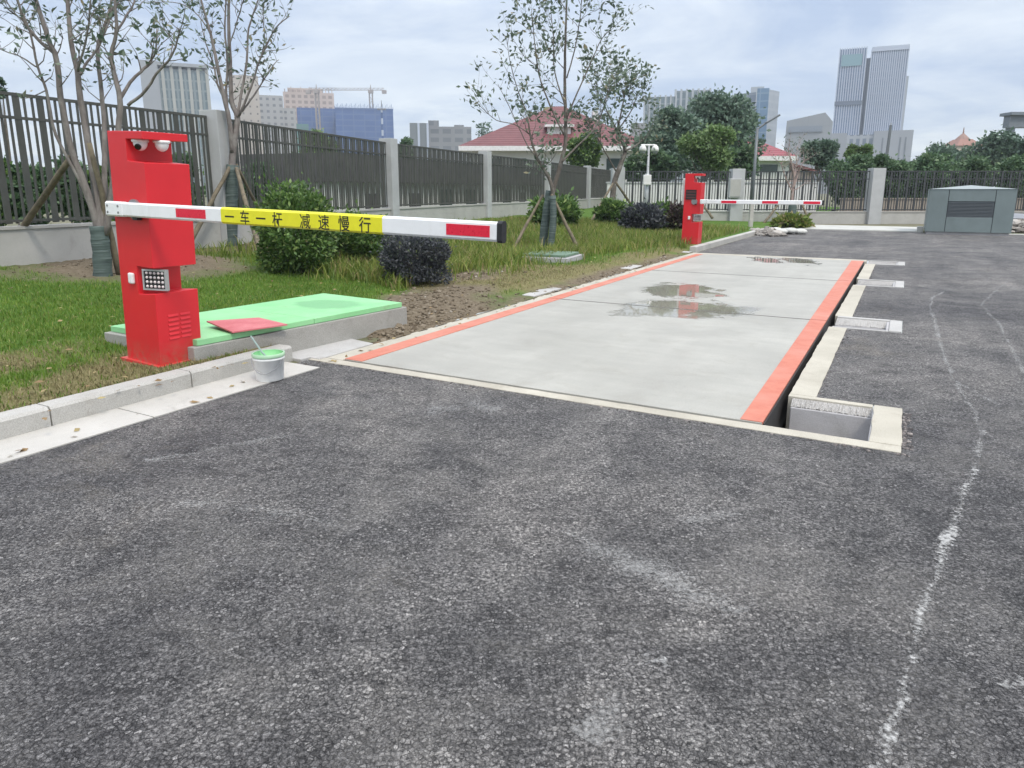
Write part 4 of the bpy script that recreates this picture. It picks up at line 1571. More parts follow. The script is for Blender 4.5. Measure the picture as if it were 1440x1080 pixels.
# middle tree
b3 = G(768, 347)
Y3 = b3.y
t3 = thing("young_tree", "leafy young tree with a wide crown in front of the red roofed house", "tree", b3, group="young trees on the lawn")
T = Tree(23)
stems3 = [
    ([(764, 345), (770, 300), (777, 270), (787, 235), (795, 201), (795, 160), (794, 110), (795, 60), (797, 0), (799, -50)], 0.085, 0.02, 0.3),
    ([(774, 345), (778, 300), (776, 262), (766, 240), (755, 222), (746, 191), (742, 165)], 0.075, 0.018, -0.4),
    ([(790, 228), (812, 205), (838, 178), (852, 140), (858, 110)], 0.032, 0.010, 0.5),
    ([(793, 190), (773, 147), (758, 105), (752, 60), (748, 20)], 0.028, 0.009, -0.5),
    ([(747, 170), (733, 140), (724, 113), (716, 80), (712, 50)], 0.018, 0.006, -0.3),
    ([(746, 190), (724, 175), (698, 169), (678, 152), (664, 138)], 0.017, 0.005, 0.3),
    ([(795, 170), (812, 130), (830, 90), (846, 55), (862, 40)], 0.026, 0.008, 0.3),
    ([(795, 150), (780, 100), (778, 50), (774, 10)], 0.022, 0.008, 0.6),
    ([(797, 110), (808, 70), (815, 30), (818, 0), (820, -40)], 0.02, 0.008, -0.6),
    ([(755, 222), (742, 205), (730, 180), (716, 150), (700, 118)], 0.02, 0.006, 0.4),
]
for i, (pts, r0, r1, dy) in enumerate(stems3):
    P_, R_ = T.stem(pxs(pts, Y3, dy), r0 * 0.8, r1 * 0.75)
    dense = 1 if i in (4, 5, 9) else 2
    T.twigs(P_, R_, 12 if dense == 2 else 8, 0.68, 3 if dense == 2 else 2, 0.08, 0.4, 2 if dense == 2 else 1, 0.005)
T.finish(t3, BARK_D, LEAF, 0.125, 0.45)
wrap_part(t3, [W(763, 350, Y3), W(767, 310, Y3), W(773, 268, Y3)], [0.10, 0.095, 0.085])
wrap_part(t3, [W(774, 350, Y3 - 0.3), W(778, 310, Y3 - 0.3), W(777, 275, Y3 - 0.3)], [0.08, 0.075, 0.07])
stake("dark timber stake on the left of the middle tree", G(722, 350), W(761, 278, Y3 + 0.1), 0.04)
stake("dark timber stake on the right of the middle tree, standing near the small green cover", G(814, 353), W(778, 278, Y3 - 0.2), 0.045)

# fourth and fifth trees
b4 = G(862, 312)
Y4 = min(b4.y, 27.5)
b4 = W(862, 312, Y4); b4.z = ground_z(*to_uv(b4))
t4 = thing("young_tree", "smaller leafy tree with a leaning trunk between the middle tree and the camera pole", "tree", b4, group="young trees on the lawn")
T = Tree(24)
stems4 = [
    ([(860, 312), (863, 262), (873, 230), (879, 212), (872, 190), (869, 170)], 0.13, 0.04, 0.2),
    ([(879, 212), (892, 206), (905, 196), (915, 182)], 0.04, 0.012, 0.4),
    ([(872, 190), (858, 165), (846, 140), (836, 118)], 0.035, 0.01, -0.5),
    ([(870, 175), (876, 145), (882, 118), (880, 100)], 0.035, 0.01, 0.5),
    ([(866, 240), (850, 212), (838, 190), (826, 172)], 0.035, 0.01, -0.4),
    ([(871, 180), (888, 155), (897, 130)], 0.03, 0.01, 0.3),
]
for pts, r0, r1, dy in stems4:
    P_, R_ = T.stem(pxs(pts, Y4, dy), r0, r1)
    T.twigs(P_, R_, 10, 1.0, 4, 0.13, 0.4, 2, 0.007)
T.finish(t4, BARK_D, LEAF, 0.17, 0.5)
stake("grey timber stake on the left of the smaller leafy tree", W(828, 318, Y4 - 2) * 1.0, W(862, 258, Y4), 0.06)
stake("grey timber stake on the right of the smaller leafy tree", W(894, 297, Y4 + 0.8), W(867, 258, Y4), 0.06)

b5 = W(1112, 312, 30.3); b5.z = 0.0
t5 = thing("young_tree", "thin pinkish sapling with a wrapped base behind the far white boom", "tree", b5, group="young trees on the lawn")
T = Tree(25)
for pts, r0, r1, dy in [([(1113, 312), (1114, 275), (1117, 250), (1112, 225), (1108, 208)], 0.08, 0.02, 0.1), ([(1116, 265), (1124, 240), (1132, 222)], 0.04, 0.012, 0.3),
                        ([(1114, 270), (1103, 245), (1098, 228)], 0.035, 0.012, -0.3), ([(1117, 252), (1120, 228), (1121, 205)], 0.03, 0.01, 0.4)]:
    P_, R_ = T.stem(pxs(pts, 30.3, dy), r0, r1)
    T.twigs(P_, R_, 8, 0.7, 0, 0.1, 0.3, 2, 0.012)
T.finish(t5, bark("pinkish_bark", (0.25, 0.18, 0.16), (0.36, 0.28, 0.25)), LEAF, 0.1)
wrap_part(t5, [W(1113, 314, 30.2), W(1114, 298, 30.2), W(1115, 284, 30.2)], [0.19, 0.18, 0.16])
stake("dark stake left of the thin sapling behind the far boom", W(1076, 312, 29.8), W(1095, 287, 30.3), 0.06)
stake("dark stake right of the thin sapling behind the far boom", W(1139, 313, 29.8), W(1126, 283, 30.3), 0.06)
stake("short dark stake just right of the distant red cabinet", W(1000, 304, 29.8), W(988, 287, 30.2), 0.06)


lo_ = quads_obj("fallen_leaves", leaf_mesh(np.array(lp_), nrl.normal(size=(len(lp_), 3)) * np.array([1, 1, 0.12]), 0.05, 0.5, nrl, 3.0), LITTER)
struct(lo_, "stuff")

# ------------------------------------------------------------------ bushes
def bush(name, label, px0, px1, py_top, py_base, mat, count, size, flat=1.0, seed=1, group=None, Y=None, box=2.0, core=None):
    b = G((px0 + px1) / 2, py_base) if Y is None else W((px0 + px1) / 2, py_base, Y)
    if Y is not None:
        b.z = ground_z(*to_uv(b))
    rw = (px1 - px0) / 2 / F_PX * b.y
    top = W((px0 + px1) / 2, py_top, b.y + rw * 0.3).z
    hh = (top - b.z)
    rgn = np.random.default_rng(seed)
    r = thing(name, label, "shrub", b, group=group)
    n = count
    d = rgn.normal(size=(n, 3))
    d /= np.linalg.norm(d, axis=1)[:, None]
    k = rgn.random(n) ** 0.28
    # lumpy outline
    ph = rgn.uniform(0, 6.28, 6)
    lump = 1 + 0.17 * np.sin(d[:, 0] * 5 + ph[0]) * np.sin(d[:, 1] * 4 + ph[1]) + 0.12 * np.sin(d[:, 2] * 7 + ph[2] + d[:, 0] * 3)
    rr = k * lump
    if box > 2:
        m_ = (np.abs(d) ** box).sum(1) ** (1 / box)
        rr = rr / m_ * 0.9
    pts = d * rr[:, None] * np.array([rw, rw, hh / 2 * flat]) + np.array([0, 0, hh / 2])
    sh = rgn.random(n) < 0.10
    pts[sh] += d[sh] * (rgn.random(sh.sum()) ** 2)[:, None] * rw * 0.28 + np.array([0, 0, 0.04])
    pts[:, 2] = np.maximum(pts[:, 2], 0.02)
    ax = d + rgn.normal(size=(n, 3)) * 0.8 + np.array([0, 0, 0.4])
    quads_obj("foliage", leaf_mesh(pts, ax, size, 0.5, rgn, 0.5), mat, r)
    st_ = MB()
    rg2 = random.Random(seed)
    for _ in range(9):
        a = rg2.uniform(0, 6.28)
        e = Vector((math.cos(a) * rw * 0.6, math.sin(a) * rw * 0.6, hh * rg2.uniform(0.5, 0.85)))
        st_.tube([(rg2.gauss(0, 0.05), rg2.gauss(0, 0.05), -0.05), e * 0.5 + Vector((0, 0, 0.05)), e], [0.018, 0.012, 0.005], 5)
    st_.build("stems", BARK_D, r)
    return r


SH = "shrubs planted on the lawn"
bush("round_shrub", "big round green shrub behind the yellow band of the near boom", 366, 472, 264, 383, LEAF_BUSH, 9000, 0.07, 1, 31, SH)
bush("round_shrub", "lower dark green shrub between the big round shrub and the purple one", 455, 548, 305, 368, LEAF_BUSH, 5500, 0.08, 1, 32, SH)
bush("clipped_shrub", "clipped dark purple flat topped shrub under the right half of the near boom", 537, 633, 330, 398, LEAF_PURPLE, 9000, 0.05, 1, 33, SH, box=5)
bush("round_shrub", "dark green shrub directly behind the trunk of the middle tree", 748, 815, 280, 320, LEAF_BUSH, 4000, 0.16, 1, 34, SH, Y=23)
bush("round_shrub", "small dark green shrub at the foot of the smaller leafy tree", 838, 886, 284, 314, LEAF_BUSH, 3000, 0.16, 1, 35, SH, Y=25)
bush("round_shrub", "dark purplish shrub left of the distant red cabinet", 874, 930, 290, 327, LEAF_PURPLE, 3500, 0.13, 1, 36, SH, Y=22)
bush("round_shrub", "dark green shrub behind the purplish one near the distant red cabinet", 905, 950, 287, 322, LEAF_BUSH, 3000, 0.14, 1, 37, SH, Y=23)
bush("round_shrub", "maroon shrub touching the left side of the distant red cabinet", 938, 972, 289, 326, LEAF_MAROON, 2500, 0.13, 1, 38, SH, Y=22)
bush("grass_clump", "brownish clump of tall grass at the foot of the thin sapling", 1088, 1134, 306, 322, WEED, 1700, 0.2, 1, 39, None, Y=27.5)

# ------------------------------------------------------------------ grey enclosure, rubble, camera pole, lamp
GREY_P = plain("grey_green_panel_paint", (0.165, 0.205, 0.205), 0.5, 0.08, 2, stain=(0.10, 0.12, 0.115))
GREY_D = plain("dark_panel_joint", (0.03, 0.035, 0.04), 0.6)
SLAT = plain("slate_louvre", (0.05, 0.064, 0.075), 0.5, 0.08)
ge0 = from_uv(23.3, 4.78)
ge = thing("equipment_enclosure", "grey green metal equipment enclosure with a louvred front and low pyramid roof", "enclosure", ge0, (0, 0, -TH))
Wd, Dp, Hh = 2.42, 2.2, 1.50
MB().box(0.02, Wd - 0.02, 0.03, Dp, 0.09, Hh - 0.02).build("inner_body", GREY_D, ge)
for x0, x1 in ((0, 0.56), (0.576, 1.86), (1.876, Wd)):
    if x0 == 0.576:
        MB().box(x0, x1, 0, 0.028, Hh - 0.40, Hh).build("front_panel", GREY_P, ge, bevel=0.006)
        MB().box(x0, x1, 0, 0.028, 0.09, Hh - 0.92).build("front_panel", GREY_P, ge, bevel=0.006)
    else:
        MB().box(x0, x1, 0, 0.028, 0.09, Hh).build("front_panel", GREY_P, ge, bevel=0.006)
l_ = MB()
for k in range(11):
    z = Hh - 0.91 + k * 0.0455
    l_.add([(0.58, 0.005, z), (1.856, 0.005, z), (1.856, 0.03, z + 0.04), (0.58, 0.03, z + 0.04)], [(0, 1, 2, 3)])
l_.build("louvre", SLAT, ge)
MB().box(-0.003, 0.02, 0.03, Dp, 0.09, Hh).build("side_panel", GREY_P, ge)
MB().box(Wd - 0.02, Wd + 0.003, 0.03, Dp, 0.09, Hh).build("side_panel", GREY_P, ge)
MB().add([(-0.02, -0.02, Hh), (Wd + 0.02, -0.02, Hh), (Wd + 0.02, Dp, Hh), (-0.02, Dp, Hh), (Wd / 2, Dp / 2, Hh + 0.13)],
         [(0, 1, 4), (1, 2, 4), (2, 3, 4), (3, 0, 4)]).build("roof", plain("pale_roof_metal", (0.25, 0.29, 0.285), 0.45), ge)
MB().box(0.05, Wd - 0.05, 0.05, Dp - 0.05, 0.0, 0.088).build("base_frame", MAT["pit"], ge)

RUB = NT("broken_concrete")
RUB.set(RUB.ramp(RUB.island(), [(0.0, (0.14, 0.125, 0.11)), (0.5, (0.28, 0.26, 0.235)), (0.85, (0.46, 0.43, 0.39)), (1.0, (0.6, 0.58, 0.55))]), 0.9)


def rubble(label, c_, n, rx, ry, h, smin, smax, seed):
    r = random.Random(seed)
    m = MB()
    for _ in range(n):
        a, q = r.uniform(0, 6.28), r.random() ** 0.6
        s_ = r.uniform(smin, smax) * (1.8 if r.random() < 0.1 else 1)
        m.rock((math.cos(a) * q * rx, math.sin(a) * q * ry, h * (1 - q) * r.uniform(0.5, 1) + s_ * 0.2), s_, r, 0.6)
    o = m.build("rubble_pile", RUB.m)
    o.location = c_
    return tag(o, label, "rubble pile", "piles of building rubble")


rubble("low pile of grey and white rubble at the end of the far kerb", from_uv(20.3, 0.15, 0), 150, 0.55, 1.0, 0.22, 0.05, 0.14, 51)
rubble("pile of brownish rubble beside the right side of the grey enclosure", G(1440, 326, 0.0), 160, 1.1, 1.0, 0.45, 0.06, 0.2, 52)
p = W(1432, 310, 27)
sh = MB().add([(0, 0, 0.42), (1.6, -0.1, 0.38), (1.7, 0.9, 0.5), (0.1, 1.0, 0.62), (0, 0, 0.37), (1.6, -0.1, 0.33), (1.7, 0.9, 0.45), (0.1, 1.0, 0.57)],
              [(0, 1, 2, 3), (7, 6, 5, 4), (0, 4, 5, 1), (1, 5, 6, 2), (2, 6, 7, 3), (3, 7, 4, 0)])
sh.box(0.05, 1.55, 0.1, 0.8, 0.0, 0.36)
o = sh.build("covered_stack", plain("grey_tarpaulin", (0.20, 0.21, 0.23), 0.5, 0.2, 3))
o.location = (p.x - 0.2, 27, 0)
tag(o, "low stack under a grey sheet at the right edge beyond the enclosure", "stack")
bg = MB()
for k in range(5):
    bg.ball((0.32 * (k % 3) - 0.3 + rnd.uniform(-.05, .05), 0.28 * (k // 3), 0.09 + 0.03 * (k % 2)), 0.24, 12, 6, 0.42)
o = bg.build("white_sacks", plain("white_sacking", (0.50, 0.50, 0.47), 0.8, 0.2, 6), smooth=True)
o.location = from_uv(21.0, 0.75)
tag(o, "heap of pale sacks on the road edge behind the rubble, left of the apron", "sacks")

pc_ = W(908, 300, 29.3); pc_.z = ground_z(*to_uv(pc_))
GPOST = plain("galvanised_post", (0.42, 0.44, 0.45), 0.45, 0.08, metal=0.3)
cp = thing("camera_pole", "slim surveillance pole with two white dome cameras above a white box", "camera pole", pc_)
zt = W(912, 204, 29.3).z - pc_.z
MB().tube([(0, 0, -0.1), (0, 0, 1.9), (0.02, 0, 1.91), (0.02, 0, zt)], [0.09, 0.085, 0.05, 0.045], 10).build("pole", GPOST, cp, smooth=True)
MB().tube([(-0.30, 0, zt), (0.34, 0, zt)], 0.035, 8).build("cross_arm", WHITE_P, cp)
zbx = W(906, 260, 29.3).z - pc_.z
MB().box(-0.18, 0.14, -0.2, -0.06, zbx, zbx + 0.40).build("control_box", WHITE_P, cp, bevel=0.02)
for x in (-0.22, 0.28):
    hd_ = MB().lathe([(0.05, 0.0), (0.12, -0.06), (0.15, -0.16), (0.15, -0.24), (0.001, -0.25)], 16, (x, 0, zt)).build("camera_head", WHITE_P, cp, smooth=True)
    MB().ball((x, 0, zt - 0.245), 0.12, 14, 6, 1.1, -1.0, 0.1).build("camera_dome", plain("smoked_dome", (0.25, 0.27, 0.28), 0.15), hd_, smooth=True)

pl0 = W(1055, 322, 26.5); pl0.z = 0.05
sl = thing("street_lamp", "tall slim grey street lamp with a raised angled head behind the far boom", "street lamp", pl0)
zt = W(1066, 180, 26.5).z
hdp = W(1092, 164, 26.5)
LAMP_M = plain("dark_grey_lamp_metal", (0.13, 0.145, 0.15), 0.45, 0.1, metal=0.3)
MB().tube([(0, 0, 0), (0, 0, zt - 0.05)], [0.07, 0.05], 10).build("pole", LAMP_M, sl, smooth=True)
hx, hz_ = hdp.x - pl0.x, hdp.z - 0.05
MB().tube([(0, 0, zt - 0.09), (hx * 0.55, 0, zt - 0.05 + (hz_ - zt + 0.05) * 0.55)], 0.035, 8).build("arm", LAMP_M, sl)
an_ = math.atan2(hz_ - zt + 0.05, hx)
MB().box(-0.1, 0.45, -0.14, 0.14, -0.03, 0.035, Matrix.Translation((hx * 0.55, 0, zt - 0.05 + (hz_ - zt + 0.05) * 0.55)) @ Matrix.Rotation(-an_, 4, "Y")).build("lamp_head", LAMP_M, sl, bevel=0.015)
MB().box(-0.07, 0.07, -0.07, 0.07, -0.03, 0.9).build("base_sleeve", plain("pale_sleeve", (0.42, 0.40, 0.37), 0.6), sl, bevel=0.01)
#PART3
# ------------------------------------------------------------------ trees and shrubs beyond the fences
def far_tree(name, label, px0, px1, py_top, py_crown, Y, mat, n, size, seed, clumps=26, group="trees beyond the fences", cat="tree", ratio=0.55):
    b = W((px0 + px1) / 2, 300, Y)
    b.z = 0.0
    r = thing(name, label, cat, b, group=group)
    rgn = np.random.default_rng(seed)
    rw = (px1 - px0) / 2 / F_PX * Y
    zt = W((px0 + px1) / 2, py_top, Y).z
    zc = max(0.1, W((px0 + px1) / 2, py_crown, Y).z)
    cz, rh = (zt + zc) / 2, (zt - zc) / 2
    d = rgn.normal(size=(clumps, 3))
    d /= np.linalg.norm(d, axis=1)[:, None]
    cc = d * (rgn.random(clumps) ** 0.4)[:, None] * np.array([rw, rw * 0.8, rh]) * 0.80 + np.array([0, 0, cz])
    cr = rgn.uniform(0.16, 0.34, clumps) * min(rw, rh) * 1.25
    n = int(n * 1.7)
    size *= 0.72
    idx = rgn.integers(0, clumps, n)
    q = rgn.normal(size=(n, 3))
    q /= np.linalg.norm(q, axis=1)[:, None]
    pts = cc[idx] + q * (rgn.random(n) ** 0.45 * cr[idx])[:, None] * np.array([1.1, 1.1, 0.85])
    stray = rgn.random(n) < 0.06
    pts[stray] += rgn.normal(size=(stray.sum(), 3)) * cr.mean() * 0.5
    pts[:, 2] = np.maximum(pts[:, 2], 0.02)
    ax = q + rgn.normal(size=(n, 3)) * 0.9
    quads_obj("crown", leaf_mesh(pts, ax, size, ratio, rgn, 0.4), mat, r)
    rg2 = random.Random(seed)
    m = MB()
    tr = max(0.03, rw * 0.06)
    m.tube([(0, 0, -0.1), (rg2.gauss(0, 0.05), 0, cz * 0.5), (rg2.gauss(0, 0.1), 0, cz), (0, 0, zt * 0.88)], [tr, tr * 0.8, tr * 0.5, tr * 0.15], 7)
    for k in range(min(clumps, 14)):
        e = Vector(cc[k])
        s_ = Vector((0, 0, max(0.2, min(e.z * 0.7, cz * 0.9) * rg2.uniform(0.5, 0.95))))
        m.tube([s_, s_.lerp(e, 0.5) + Vector((0, 0, 0.08 * rh)), e], [tr * 0.45, tr * 0.28, tr * 0.1], 5)
    m.build("trunk", BARK_D, r)
    return r


HB = "hedge shrubs beyond the left fence"
hs = [(-60, 30, 205, 14.5), (15, 85, 215, 14.8), (70, 140, 208, 15.8), (130, 190, 222, 16), (180, 240, 212, 17.5), (232, 290, 206, 18.5), (285, 345, 214, 20), (338, 400, 196, 22), (392, 455, 203, 24), (448, 505, 214, 27), (500, 545, 222, 30)]
HW = ["at the far left edge of the photo", "left of the longest leaning stake", "behind the top of the longest leaning stake", "behind the stems of the first tree", "behind the near red cabinet", "just left of the nearest fence pillar",
      "behind the trunk of the second tree", "above the left of the round shrub", "above the right of the round shrub", "left of the narrow pillar by the blue scaffolding", "touching the pillar beneath the blue scaffolding"]
for i, (a, b_, tp, Y) in enumerate(hs):
    far_tree("hedge_shrub", "dark hedge shrub seen through the bars, " + HW[i], a, b_, tp, 330, Y, LEAF_FAR if i % 3 else LEAF_BUSH, 4200, 0.17, 60 + i, 22, HB, "hedge")

FT = [
    ("leafy_tree", "broad dark tree behind the camera pole, in front of the striped office blocks", 888, 985, 145, 262, 46, LEAF_FAR_B, 9000, 0.42, 81, 34),
    ("leafy_tree", "tallest dark tree with ragged top, left of the blue glass tower", 945, 1062, 126, 255, 50, LEAF_FAR_B, 10000, 0.42, 82, 36),
    ("leafy_tree", "lighter green tree directly above the distant red cabinet", 945, 1030, 172, 243, 37, LEAF_FAR_L, 5500, 0.28, 83, 26),
    ("leafy_tree", "dark low tree behind the white wall at the left end of the far fence", 862, 960, 205, 262, 40, LEAF_FAR, 5000, 0.32, 84, 26),
    ("leafy_tree", "dark low tree behind the junction box on the far fence", 985, 1062, 205, 258, 41, LEAF_FAR, 4200, 0.32, 85, 24),
    ("leafy_tree", "pale airy tree at the right end of the second red roof", 1122, 1168, 188, 245, 48, LEAF_FAR_B, 2600, 0.34, 86, 20),
    ("leafy_tree", "dark columnar tree below the twin white tower", 1158, 1220, 203, 300, 36, LEAF_FAR, 6500, 0.24, 87, 28),
    ("leafy_tree", "yellow green topped tree just left of the wide far pillar", 1172, 1222, 204, 232, 42, LEAF_FAR_L, 1800, 0.26, 88, 14),
    ("leafy_tree", "dark hedge tree just right of the wide far pillar", 1212, 1278, 208, 300, 36, LEAF_FAR, 6500, 0.24, 89, 28),
    ("leafy_tree", "dark hedge tree behind the left half of the grey enclosure", 1262, 1335, 214, 300, 36, LEAF_FAR, 6500, 0.24, 90, 28),
    ("leafy_tree", "dark hedge tree behind the right half of the grey enclosure", 1322, 1400, 212, 300, 36, LEAF_FAR, 6500, 0.24, 91, 28),
    ("leafy_tree", "dark hedge tree at the right edge of the photo", 1388, 1470, 214, 300, 36, LEAF_FAR, 6500, 0.24, 92, 28),
    ("leafy_tree", "tall bluish tree right of the small pavilion roof", 1352, 1425, 180, 255, 52, LEAF_FAR_B, 5000, 0.4, 93, 24),
    ("leafy_tree", "bluish tree under the grey gantry at the right edge", 1405, 1480, 184, 260, 50, LEAF_FAR_B, 5000, 0.4, 94, 24),
    ("leafy_tree", "low bluish tree line between the twin tower and the pavilion", 1270, 1345, 204, 262, 62, LEAF_FAR_B, 4200, 0.45, 95, 24),
    ("leafy_tree", "round green tree in front of the first red roofed house", 792, 844, 188, 240, 46, LEAF_BUSH, 4000, 0.3, 96, 22),
    ("leafy_tree", "light green treetop below the unfinished beige block", 428, 480, 174, 235, 58, LEAF_FAR_L, 2200, 0.4, 97, 18),
    ("leafy_tree", "small treetop left of the first red roofed house", 655, 712, 172, 250, 85, LEAF_FAR_B, 1400, 0.5, 98, 14),
    ("leafy_tree", "thin treetop between the blue block and the long grey block", 553, 584, 186, 250, 80, LEAF_FAR, 1200, 0.5, 99, 12),
    ("leafy_tree", "rounded tuft of leaves above the left end of the fence", 16, 32, 100, 150, 19, LEAF_FAR_B, 500, 0.14, 100, 8),
]
for a in FT:
    far_tree(*a)

# ------------------------------------------------------------------ low hut and walls behind the fences
WALLW = plain("white_wall_render", (0.62, 0.62, 0.61), 0.8, 0.06, 1.2, stain=(0.45, 0.44, 0.42))
FASC = plain("dark_fascia_sheet", (0.085, 0.08, 0.085), 0.7, 0.15, 0.6)
WING = plain("dark_green_window", (0.05, 0.075, 0.07), 0.2, 0.2)
hp0, hp1 = Vector((LF[2][0], LF[2][1], 0)), Vector((LF[6][0], LF[6][1], 0))
hd_ = (hp1 - hp0).normalized()
hn = Vector((-hd_.y, hd_.x, 0))
h0 = hp0 + hd_ * 0.6 + hn * 2.2
ang = math.atan2(hd_.y, hd_.x)
hut = thing("long_hut", "long low white hut with dark fascia right behind the left bar fence", "hut", h0, (0, 0, ang))
HL = (hp1 - hp0).length + 2.0
MB().box(0, HL, 0, 3.5, -0.2, 1.72).build("wall", WALLW, hut)
MB().box(-0.15, HL + 0.15, -0.25, 3.7, 1.725, 2.62).build("fascia", FASC, hut)
for x in (7.2, 9.9, 14.5, 19.0, 24.0):
    w = MB().box(x, x + 1.15, -0.04, -0.003, 0.75, 1.5).build("window", WING, hut)
    fr = MB()
    fr.box(x - 0.06, x + 1.21, -0.05, -0.003, 1.502, 1.57).box(x - 0.06, x + 1.21, -0.05, -0.003, 0.68, 0.748)
    fr.build("window_frame", MAT["pillar"], w)
for x in (1.5, 4.6, 12.0, 17.0):
    MB().box(x, x + 0.9, -0.035, -0.003, -0.1, 1.35).build("door", FASC, hut)

wp0 = W(868, 268, 35.5)
wp1 = W(1150, 268, 35.5)
ww = thing("white_wall", "white garden wall behind the left part of the far fence", "wall", (wp0.x, 35.5, 0))
MB().box(-0.5, wp1.x - wp0.x, 0, 0.2, -0.2, 1.80).build("wall_face", WALLW, ww)
MB().box(-0.55, wp1.x - wp0.x + 0.05, -0.04, 0.24, 1.803, 1.88).build("coping", MAT["pillar"], ww)
bw = MB().box(0, 16, 0, 0.2, -0.2, 1.05).box(-0.04, 16, -0.04, 0.24, 1.053, 1.11)
o = bw.build("beige_wall", plain("beige_wall_render", (0.34, 0.30, 0.255), 0.8, 0.1, 1.5))
o.location = (wp1.x + 0.1, 33.0, 0)
tag(o, "low beige wall behind the right part of the far fence, below the dark hedge", "wall")

# ------------------------------------------------------------------ houses
def tile_mat(name, a, b_):
    t = NT(name)
    P = t.obj()
    wv_ = t.n.new("ShaderNodeTexWave")
    wv_.bands_direction = "Z"
    wv_.inputs["Scale"].default_value = 1.6
    t.l.new(P, wv_.inputs["Vector"])
    f = t.noise(P, 1.2, 5, 0.65)
    c = t.ramp(f, [(0.3, a), (0.7, b_)])
    c = t.mix(t.math("MULTIPLY", wv_.outputs["Fac"], 0.35), c, (0.08, 0.02, 0.025))
    t.set(c, 0.6)
    t.bump(wv_.outputs["Fac"], 0.6, 0.05)
    return t.m


TILE = tile_mat("red_roof_tile", (0.12, 0.034, 0.036), (0.17, 0.052, 0.054))
TILE2 = tile_mat("bright_red_roof_tile", (0.22, 0.035, 0.05), (0.29, 0.06, 0.075))
FASCW = plain("white_eave_board", (0.66, 0.66, 0.66), 0.6)


def hip(x0, x1, y0, y1, z0, x2, x3, y2, y3, z1):
    return MB().add([(x0, y0, z0), (x1, y0, z0), (x1, y1, z0), (x0, y1, z0), (x2, y2, z1), (x3, y2, z1), (x3, y3, z1), (x2, y3, z1)],
                    [(0, 1, 5, 4), (1, 2, 6, 5), (2, 3, 7, 6), (3, 0, 4, 7), (4, 5, 6, 7), (3, 2, 1, 0)])


Yh = 68.0
k = Yh / F_PX
def hx_(px): return (px - 778) * k
h1o = W(778, 268, Yh); h1o.z = 0
h1 = thing("red_roof_house", "low white house with a wide dark red hip roof behind the middle tree", "house", h1o)
ez = W(778, 209, Yh).z
MB().box(hx_(668), hx_(900), 0, 14, 0, ez - 0.25).build("wall", WALLW, h1)
MB().box(hx_(650), hx_(912), -1.2, 15.2, ez - 0.25, ez + 0.18).build("eave", FASCW, h1)
za = W(790, 150, Yh + 7).z
hip(hx_(650), hx_(912), -1.2, 15.2, ez + 0.182, hx_(781), hx_(797), 6.7, 7.3, za).build("roof", TILE, h1)
zd = W(784, 180, Yh + 2).z
MB().box(hx_(770), hx_(802), 1.0, 6.0, ez + 0.3, zd).build("dormer_wall", WALLW, h1)
MB().box(hx_(766), hx_(806), 0.6, 6.0, zd + 0.003, zd + 0.22).build("dormer_eave", FASCW, h1)
hip(hx_(766), hx_(806), 0.6, 6.4, zd + 0.223, hx_(784), hx_(788), 4.5, 6.3, zd + 1.5).build("dormer_roof", TILE, h1)
MB().box(hx_(838), hx_(846), 5.0, 6.2, za - 3.2, za - 0.6).build("chimney", WALLW, h1)
for px in (690, 722, 800, 850):
    w = MB().box(hx_(px), hx_(px) + 1.3, -0.06, -0.003, ez - 2.4, ez - 0.9).build("window", WING, h1)

Yh2 = 60.0
k2 = Yh2 / F_PX
h2o = W(1060, 268, Yh2); h2o.z = 0
def hx2(px): return (px - 1060) * k2
h2 = thing("red_roof_house", "white house with brighter red roof behind the street lamp", "house", h2o)
ez = W(1060, 222, Yh2).z
MB().box(hx2(1000), hx2(1106), 0, 9, 0, ez - 0.25).build("wall", WALLW, h2)
MB().box(hx2(992), hx2(1112), -0.7, 9.7, ez - 0.25, ez + 0.12).build("eave", FASCW, h2)
hip(hx2(992), hx2(1112), -0.7, 9.7, ez + 0.123, hx2(1040), hx2(1062), 4.2, 4.8, W(1060, 190, Yh2 + 4.5).z).build("roof", TILE2, h2)
MB().box(hx2(1066), hx2(1090), -0.06, -0.003, ez - 1.15, ez - 0.55).build("window", WING, h2)
MB().box(hx2(1066), hx2(1100), -0.06, -0.003, 0.7, 1.9).build("window", WING, h2)
ez3 = W(1060, 238, Yh2).z
MB().box(hx2(1106) + 0.01, hx2(1148), 1.0, 7, 0, ez3 - 0.2).build("side_wing", plain("pink_wall_render", (0.48, 0.38, 0.36), 0.8, 0.08), h2)
MB().add([(hx2(1106) + 0.01, 0.4, ez - 0.3), (hx2(1154), 0.4, ez3 - 0.15), (hx2(1154), 7.5, ez3 - 0.15), (hx2(1106) + 0.01, 7.5, ez - 0.3),
          (hx2(1106) + 0.01, 0.4, ez - 0.5), (hx2(1154), 0.4, ez3 - 0.35), (hx2(1154), 7.5, ez3 - 0.35), (hx2(1106) + 0.01, 7.5, ez - 0.5)],
         [(0, 1, 2, 3), (7, 6, 5, 4), (0, 4, 5, 1), (1, 5, 6, 2), (2, 6, 7, 3), (3, 7, 4, 0)]).build("wing_roof", TILE, h2)
for px in (1115, 1132):
    MB().box(hx2(px), hx2(px) + 0.7, 0.95, 0.997, 1.0, 1.9).build("window", WING, h2)

